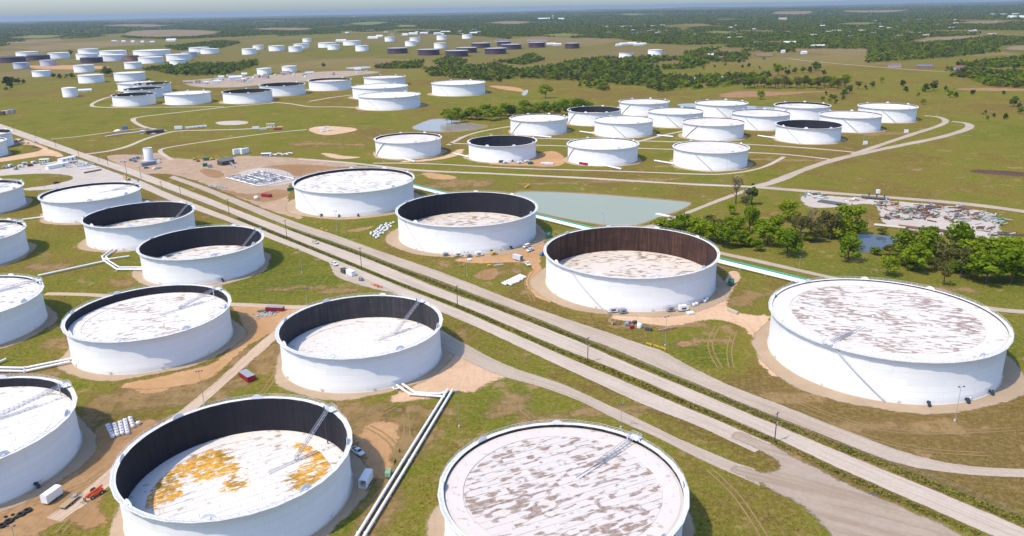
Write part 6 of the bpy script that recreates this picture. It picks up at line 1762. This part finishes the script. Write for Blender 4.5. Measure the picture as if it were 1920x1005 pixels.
# ------------------------------------------------------------------ woods too far off to count
def inpoly(P, poly):
    x, y = P[:, 0], P[:, 1]
    c = np.zeros(len(P), bool)
    j = len(poly) - 1
    for i in range(len(poly)):
        xi, yi = poly[i]; xj, yj = poly[j]
        if yi != yj:
            c ^= ((yi > y) != (yj > y)) & (x < (xj - xi) * (y - yi) / (yj - yi) + xi)
        j = i
    return c
def vn(x, y):
    return (np.sin(x / 97 + 1.1) * np.sin(y / 141 + .3) + .8 * np.sin((x + y * .7) / 61 + 2) * np.sin((y - .4 * x) / 83) + .6 * np.sin(x / 29 + y / 210) * np.sin(y / 37 - x / 190 + 1))
FOREST = [([(787, 126), (880, 125), (933, 122), (973, 133), (1000, 128), (1053, 123), (1060, 117), (1123, 110), (1190, 110), (1227, 107), (1280, 110), (1330, 118), (1300, 130), (1235, 131), (1240, 142), (1285, 145), (1290, 167), (1240, 173), (1190, 160), (1140, 160), (1140, 172), (1107, 167), (1040, 157), (973, 157), (907, 152), (807, 143)], 10.5, -1.15),
          ([(923, 115), (953, 117), (1000, 103), (1020, 113), (983, 123)], 8, -3), ([(700, 128), (740, 120), (793, 117), (790, 128), (740, 130)], 8, -3), ([(810, 118), (840, 108), (877, 117), (860, 123), (820, 122)], 9, -3),
          ([(1623, 118), (1627, 92), (1697, 84), (1780, 80), (1913, 77), (1990, 80), (1990, 92), (1873, 89), (1873, 98), (1780, 108), (1680, 114)], 11, -3), ([(1780, 144), (1813, 129), (1847, 134), (1920, 137), (2000, 140), (2000, 166), (1863, 164), (1813, 148)], 9, -2.5),
          ([(1270, 148), (1363, 143), (1440, 140), (1443, 147), (1380, 160), (1313, 168), (1270, 164)], 10, -1.2), ([(267, 131), (320, 124), (357, 120), (423, 121), (480, 115), (484, 123), (417, 142), (333, 142), (300, 136)], 10, -2.2),
          ([(310, 88), (417, 77), (453, 80), (417, 90), (333, 95)], 12, -3), ([(-80, 97), (0, 88), (50, 77), (143, 73), (213, 67), (240, 72), (330, 74), (420, 70), (520, 68), (640, 62), (640, 33), (400, 37), (220, 41), (0, 46), (-80, 48)], 0, -.55),
          ([(1280, 118), (1284, 100), (1330, 90), (1420, 82), (1480, 90), (1490, 98), (1410, 101), (1395, 118)], 12, -.6), ([(1790, 122), (1920, 108), (1990, 108), (1990, 126), (1850, 128)], 10, -.9),
          ([(560, 64), (640, 58), (760, 61), (900, 68), (960, 74), (1080, 76), (1280, 84), (1420, 82), (1480, 97), (1560, 100), (1640, 94), (1700, 84), (1920, 76), (2000, 74), (2000, 8), (1600, 16), (1280, 15), (960, 20), (640, 27), (560, 29)], 0, -1.0)]
pts, scl = [], []
for poly, sp, thr in FOREST:
    W_ = np.array([G(*q) for q in poly])
    if sp:
        lo, hi = W_.min(0), W_.max(0)
        n = int((hi[0] - lo[0]) * (hi[1] - lo[1]) / (sp * sp))
        P_ = RNG.uniform(lo, hi, (n, 2))
        P_ = P_[inpoly(P_, W_)]
        P_ = P_[vn(P_[:, 0], P_[:, 1]) > thr]
        s_ = RNG.uniform(6.5, 11.5, len(P_))
    else:
        n = 260000
        d = np.exp(RNG.uniform(math.log(2600), math.log(17000), n))
        a = RNG.uniform(-.72, .72, n)
        P_ = np.stack([d * np.sin(a), d * np.cos(a)], 1)
        P_ = P_[inpoly(P_, W_)]
        d = np.hypot(P_[:, 0], P_[:, 1])
        P_ = P_[(vn(P_[:, 0] * .32, P_[:, 1] * .20) + .45 * vn(P_[:, 0], P_[:, 1] * .6)) > thr]
        d = np.hypot(P_[:, 0], P_[:, 1])
        s_ = RNG.uniform(6, 10.5, len(P_)) * np.clip(d / 5200, 1, 2.3)
    pts.append(P_); scl.append(s_)
PT, SCL = np.vstack(pts), np.concatenate(scl)
ok = np.ones(len(PT), bool)
for P_ in FARF: ok &= ~inpoly(PT, P_)
for o in [q for q in bpy.data.objects if q.name.startswith('storage_tank')]:
    ok &= np.hypot(PT[:, 0] - o.location.x, PT[:, 1] - o.location.y) > 48
PT, SCL = PT[ok], SCL[ok]
ZT = np.where(np.hypot(PT[:, 0], PT[:, 1]) > 2000, hill(PT[:, 0], PT[:, 1]), 0.0)
fm = bpy.data.meshes.new('far_woods')
fm.from_pydata(np.column_stack([PT, ZT]).tolist(), [], [])
fm.attributes.new('tree_size', 'FLOAT', 'POINT').data.foreach_set('value', SCL)
fo = link(bpy.data.objects.new('far_woods', fm))
tag(fo, 'woods and town trees spreading to the horizon', 'woods', None, 'stuff')
ng = bpy.data.node_groups.new('scatter_trees', 'GeometryNodeTree')
ng.interface.new_socket('Geometry', in_out='INPUT', socket_type='NodeSocketGeometry')
ng.interface.new_socket('Geometry', in_out='OUTPUT', socket_type='NodeSocketGeometry')
gi, go_ = ng.nodes.new('NodeGroupInput'), ng.nodes.new('NodeGroupOutput')
iop = ng.nodes.new('GeometryNodeInstanceOnPoints')
jn = ng.nodes.new('GeometryNodeJoinGeometry')
# crowns that really stand in the scene lend their shape to the far woods
for k in range(5):
    src = [o for o in bpy.data.objects if o.type == 'MESH' and o.data == LOWC[k]]
    if not src:
        tree(0, 0, 9.0, 'b', 'far tree at the edge of the woods behind the maroon tanks', 'far edge trees', 1.0, xy=(520 + k * 26, 2080 + k * 37))
        src = [[c for c in bpy.data.objects if c.name.startswith('crown')][-1]]
        cr_ = max((o for o in bpy.data.objects if o.name.startswith('crown')), key=lambda o: int(o.name.split('.')[-1]) if '.' in o.name else 0)
        cr_.data = LOWC[k]
        src = [cr_]
    oi = ng.nodes.new('GeometryNodeObjectInfo')
    oi.transform_space = 'ORIGINAL'
    oi.inputs['Object'].default_value = src[0]
    oi.inputs['As Instance'].default_value = True
    ng.links.new(oi.outputs['Geometry'], jn.inputs[0])
na = ng.nodes.new('GeometryNodeInputNamedAttribute'); na.data_type = 'FLOAT'; na.inputs[0].default_value = 'tree_size'
rv = ng.nodes.new('FunctionNodeRandomValue'); rv.data_type = 'FLOAT_VECTOR'; rv.inputs[0].default_value = (0, 0, 0); rv.inputs[1].default_value = (0, 0, 6.283)
rs_ = ng.nodes.new('FunctionNodeRandomValue'); rs_.data_type = 'FLOAT_VECTOR'; rs_.inputs[0].default_value = (.9, .9, .7); rs_.inputs[1].default_value = (1.5, 1.5, 1.05); rs_.inputs['Seed'].default_value = 4
vm = ng.nodes.new('ShaderNodeVectorMath'); vm.operation = 'SCALE'
ng.links.new(rs_.outputs[0], vm.inputs[0]); ng.links.new(na.outputs[0], vm.inputs['Scale'])
iop.inputs['Pick Instance'].default_value = True
ng.links.new(gi.outputs[0], iop.inputs['Points']); ng.links.new(jn.outputs[0], iop.inputs['Instance'])
ng.links.new(rv.outputs[0], iop.inputs['Rotation']); ng.links.new(vm.outputs[0], iop.inputs['Scale'])
ng.links.new(iop.outputs[0], go_.inputs[0])
fo.modifiers.new('scatter', 'NODES').node_group = ng

# ------------------------------------------------------------------ town houses, sheds and towers
HW = [paint('house_white', (.70, .69, .66), .1), paint('house_tan', (.48, .38, .30), .1), paint('house_brick', (.28, .13, .09), .15), paint('house_grey', (.36, .38, .42), .1)]
HR = [paint('roof_pale', (.62, .61, .6), .1), paint('roof_red_brown', (.25, .12, .09), .15), paint('roof_slate', (.15, .15, .17), .15), paint('roof_tan', (.38, .30, .24), .1)]
def far_house(px, py, L, W, H, k, label, group, rz=None):
    x, y = G(px, py)
    z = float(hill(x, y)) if math.hypot(x, y) > 2000 else 0
    return gable('house', None, (x, y), random.uniform(-.4, .4) if rz is None else rz, L, W, H, HW[k % 4], HR[(k * 3 + k // 4) % 4], label, 'house', group, z=z, wins=1)
named = [(1733, 128, 30, 12, 4.5, 2, 'long brick house with grey roof on the right-hand pasture'), (1677, 126, 24, 12, 4.5, 3, 'grey-roofed house among trees on the right-hand pasture'), (1800, 130, 26, 12, 4, 3, 'house with dark roof right of the long brick house'), (1467, 38, 60, 40, 14, 1, 'tall tan building rising above the town trees'), (1020, 37, 130, 40, 9, 0, 'long white warehouse among the far trees'), (1052, 37, 60, 40, 9, 0, 'white warehouse right of the long one'),
         (322, 77, 50, 24, 7, 0, 'pale gabled barn on the far-left field'), (1480, 82, 40, 16, 5, 0, 'white shed by the road among trees'), (1450, 82, 50, 14, 5, 3, 'long low grey shed among trees'), (1533, 89, 46, 16, 5, 0, 'long white shed at the edge of the dark wood'), (1333, 106, 22, 12, 5, 0, 'white-roofed house at the left edge of the right-hand trees'), (1507, 101, 14, 12, 5, 0, 'small white house before the dark wood'), (1468, 99, 10, 9, 6, 0, 'narrow white hut beside the pale field'), (888, 64, 40, 22, 7, 0, 'white building behind the small white tanks'), (940, 77, 50, 14, 5, 3, 'grey shed behind the maroon tanks'), (1008, 76, 90, 16, 4, 3, 'long dark shed right of the maroon tanks')]
for k, a in enumerate(named): far_house(a[0], a[1], a[2], a[3], a[4], a[5], a[6], 'named far buildings')
rr = random.Random(3)
for i in range(9): far_house(214 + i * 9, 78 + i * .2, 22, 12, 5, i % 2 * 3, '%s pale shed from the left in the row on the far-left field' % ORD[i], 'sheds on the far-left field')
tn_pts = [(1368, 73), (1387, 72), (1420, 82), (1350, 111), (1545, 73), (1563, 59), (1595, 61), (1640, 53), (1657, 35), (1700, 36), (1783, 53), (1820, 60), (1740, 66), (1710, 63), (1535, 43), (1380, 49), (1822, 34)]
for i in range(95):
    tn_pts.append((rr.choice((rr.uniform(1100, 1260), rr.uniform(1280, 1900), rr.uniform(1400, 1850), rr.uniform(650, 900))), rr.uniform(36, 72)))
for i, (px, py) in enumerate(tn_pts):
    if px < 1000: py = rr.uniform(56, 66)
    if px < 1280 and px > 1000: py = rr.uniform(46, 64)
    far_house(px, py, rr.uniform(14, 30), rr.uniform(9, 14), rr.uniform(4, 6), i, 'small pale-roofed house among the trees of the far town', 'houses of the far town')
def tower(px, py, h, r, label):
    x, y = G(px, py); z = float(hill(x, y))
    t = empty('water_tower', (x, y, z), 0, label, 'water tower')
    MB().cyl((0, 0, 0), (0, 0, h * .7), r * .55, r * .4, 12).obj('stem', WP, t)
    m = MB(); m.lathe([(r * .4, h * .66), (r, h * .75), (r, h * .92), (r * .5, h), (.01, h * 1.01)], 16); m.obj('bowl', WP, t)
tower(664, 34, 45, 8, 'white water tower on the left horizon'); tower(1037, 36, 42, 7, 'pale water tower above the white warehouses')
# industrial yard clutter
GI = 'clutter of the far industrial yard'
for i in range(46):
    px = rr.uniform(350, 480) if i < 26 else rr.uniform(480, 690); py = (163 - (px - 350) * .07 - rr.uniform(1, 16)) if i < 26 else 147 - (px - 480) * .06 - rr.uniform(-3, 6)
    if i % 3 == 0: far_house(px, py, rr.uniform(8, 20), rr.uniform(5, 8), rr.uniform(3, 5), (0, 0, 3, 1)[i % 4], 'small white shed in the far industrial yard', GI)
    else: container(px, py, rr.uniform(0, 3), 'pale box or truck in the far industrial yard', rr.uniform(4, 9), rr.uniform(2.4, 4), rr.uniform(1.5, 3), (WP, WP, GREY, TAN)[i % 4], group=GI, name='storage_box', skid=False)
far_house(442, 150, 26, 12, 6, 0, 'largest white shed of the far industrial yard', GI); far_house(160, 172, 22, 9, 3, 0, 'low white shed beside the small tall tank', None)
for k, (px, py) in enumerate(((640, 78), (700, 72), (712, 69), (760, 66), (775, 64), (795, 63), (820, 64), (835, 61))): far_house(px, py, rr.uniform(30, 60), 18, 6, 0, '%s pale plant shed from the left behind the small white far tanks' % ORD[k], 'plant sheds behind the far tanks')
for k, (px, py) in enumerate(((1033, 84), (1045, 85), (1170, 84), (1185, 83), (1197, 85), (1205, 84), (1160, 86))): far_house(px, py, rr.uniform(20, 34), 12, 5, 0, '%s pale shed from the left beyond the maroon tanks' % ORD[k], 'pale sheds beyond the maroon tanks')

# ------------------------------------------------------------------ weeds and rough tufts near the camera
def tufts(name, P2, size, mat, label):
    n = len(P2)
    r = np.random.default_rng(len(name))
    s = r.uniform(.5, 1.3, n) * size
    V = np.empty((n, 8, 3)); 
    for j in range(2):
        a = r.uniform(0, np.pi, n)
        dx, dy = np.cos(a) * s, np.sin(a) * s
        lx, ly = r.normal(0, .3, n) * s, r.normal(0, .3, n) * s
        V[:, j * 4 + 0] = np.column_stack([P2[:, 0] - dx, P2[:, 1] - dy, np.zeros(n)])
        V[:, j * 4 + 1] = np.column_stack([P2[:, 0] + dx, P2[:, 1] + dy, np.zeros(n)])
        V[:, j * 4 + 2] = np.column_stack([P2[:, 0] + dx * .8 + lx, P2[:, 1] + dy * .8 + ly, s * r.uniform(.6, 1.1, n)])
        V[:, j * 4 + 3] = np.column_stack([P2[:, 0] - dx * .8 + lx, P2[:, 1] - dy * .8 + ly, s * r.uniform(.6, 1.1, n)])
    F_ = (np.arange(n * 2)[:, None] * 4 + np.arange(4)[None]).tolist()
    me = bpy.data.meshes.new(name); me.from_pydata(V.reshape(-1, 3).tolist(), [], F_); me.materials.append(mat); me.update()
    o = link(bpy.data.objects.new(name, me))
    return tag(o, label, 'weeds', None, 'stuff')
def weed_mat(name, c1, c2, c3):
    t = NT(name)
    n = t.noise(t.pos, 0.08, 4, 0.7); n2 = t.noise(t.pos, 0.9, 3, 0.7)
    t.set(t.mix(t.ramp(n2, .35, .7, 0, .8), t.mix(t.ramp(n, .35, .65), c1, c2), c3), .9, 0, .1)
    return t.m
WEED = weed_mat('verge_weeds', (0.125, 0.15, 0.018), (0.18, 0.185, 0.03), (0.30, 0.23, 0.07))
def between(a, b, n, lo=.1, hi=.9):
    A_, _ = smooth_line(np.array([G(*q) for q in a]), 3.0); B_, _ = smooth_line(np.array([G(*q) for q in b]), 3.0)
    u = RNG.uniform(0, 1, n)
    A2 = np.stack([np.interp(A_[:, 0].min() + u * 0 + 0, [0], [0])] * 2, 1) if False else None
    xs = np.exp(RNG.uniform(0, 1, n))
    # match the two edges by position along the corridor direction
    dirv = np.array([math.cos(ROAD_RZ), math.sin(ROAD_RZ)])
    sa, sb = A_ @ dirv, B_ @ dirv
    s = RNG.uniform(max(sa.min(), sb.min()), min(sa.max(), sb.max()), n)
    ia, ib = np.argsort(sa), np.argsort(sb)
    pa = np.stack([np.interp(s, sa[ia], A_[ia, k]) for k in (0, 1)], 1); pb = np.stack([np.interp(s, sb[ib], B_[ib, k]) for k in (0, 1)], 1)
    f = RNG.uniform(lo, hi, n)[:, None]
    keep = (vn(s * 6, s * 3.1) > -1.3) | (RNG.uniform(0, 1, n) < .35)
    return (pa * (1 - f) + pb * f)[keep]
v1 = between([(540, 428), (628, 455), (753, 503), (906, 560), (1094, 636), (1311, 724), (1532, 813), (1700, 879), (1830, 930), (1960, 985)], [(540, 430), (586, 447), (753, 510), (906, 569), (1094, 642), (1311, 735), (1553, 836), (1771, 925), (1920, 987), (2000, 1020)], 9000, .25, .95)
v2 = between(mn_b[10:], so_t[3:] + [(1522, 866), (1624, 919), (1771, 980), (1830, 1008)], 6500, .1, .9)
tufts('verge_weeds', np.vstack([v1, v2]), .42, WEED, 'rank green weeds on the verges between the gravel roads')
n = 90000
d = np.exp(RNG.uniform(math.log(120), math.log(620), n)); a = RNG.uniform(-.75, .75, n)
P_ = np.stack([d * np.sin(a), d * np.cos(a)], 1)
ok = (vn(P_[:, 0] * 3, P_[:, 1] * 3) > -.2)
for c in COVER:
    lo, hi = c.min(0) - .5, c.max(0) + .5
    idx = np.where(ok & (P_[:, 0] > lo[0]) & (P_[:, 0] < hi[0]) & (P_[:, 1] > lo[1]) & (P_[:, 1] < hi[1]))[0]
    if len(idx): ok[idx[inpoly(P_[idx], c)]] = False
tufts('rough_grass', P_[ok], .20, weed_mat('rough_grass_tufts', (0.13, 0.14, 0.02), (0.19, 0.15, 0.04), (0.25, 0.175, 0.06)), 'rough tufts of grass across the turf between the tanks')

# tell look-alike trees apart by their order across the view
ONES = ['', 'first', 'second', 'third', 'fourth', 'fifth', 'sixth', 'seventh', 'eighth', 'ninth', 'tenth', 'eleventh', 'twelfth', 'thirteenth', 'fourteenth', 'fifteenth', 'sixteenth', 'seventeenth', 'eighteenth', 'nineteenth']
TENS = {2: ('twentieth', 'twenty'), 3: ('thirtieth', 'thirty'), 4: ('fortieth', 'forty'), 5: ('fiftieth', 'fifty'), 6: ('sixtieth', 'sixty')}
def ordn(n): return ONES[n] if n < 20 else (TENS[n // 10][0] if n % 10 == 0 else TENS[n // 10][1] + '-' + ONES[n % 10])
byl = {}
for o in bpy.data.objects:
    if o.parent is None and o.get('category') == 'tree': byl.setdefault(o['label'], []).append(o)
for lab, os_ in byl.items():
    if len(os_) < 2 or len(lab.split()) > 12: continue
    os_.sort(key=lambda o: PX(o.location.x, o.location.y, o.location.z)[0])
    for i, o in enumerate(os_): o['label'] = lab + ', ' + ordn(i + 1) + ' from left'
# ------------------------------------------------------------------ haze
hz = MB().box((0, 0, -10), (96000, 96000, 308))
hm = bpy.data.materials.new('haze_air')
hm.use_nodes = True
ht = hm.node_tree
ht.nodes.clear()
ho = ht.nodes.new('ShaderNodeOutputMaterial')
hv = ht.nodes.new('ShaderNodeVolumePrincipled')
hv.inputs['Color'].default_value = (0.46, 0.56, 0.70, 1)
hv.inputs['Density'].default_value = 3.6e-5
hv.inputs['Anisotropy'].default_value = 0.2
ht.links.new(hv.outputs[0], ho.inputs['Volume'])
hazeo = hz.obj('haze', hm)
tag(hazeo, 'thin blue haze over the whole plain', 'haze', kind='stuff')
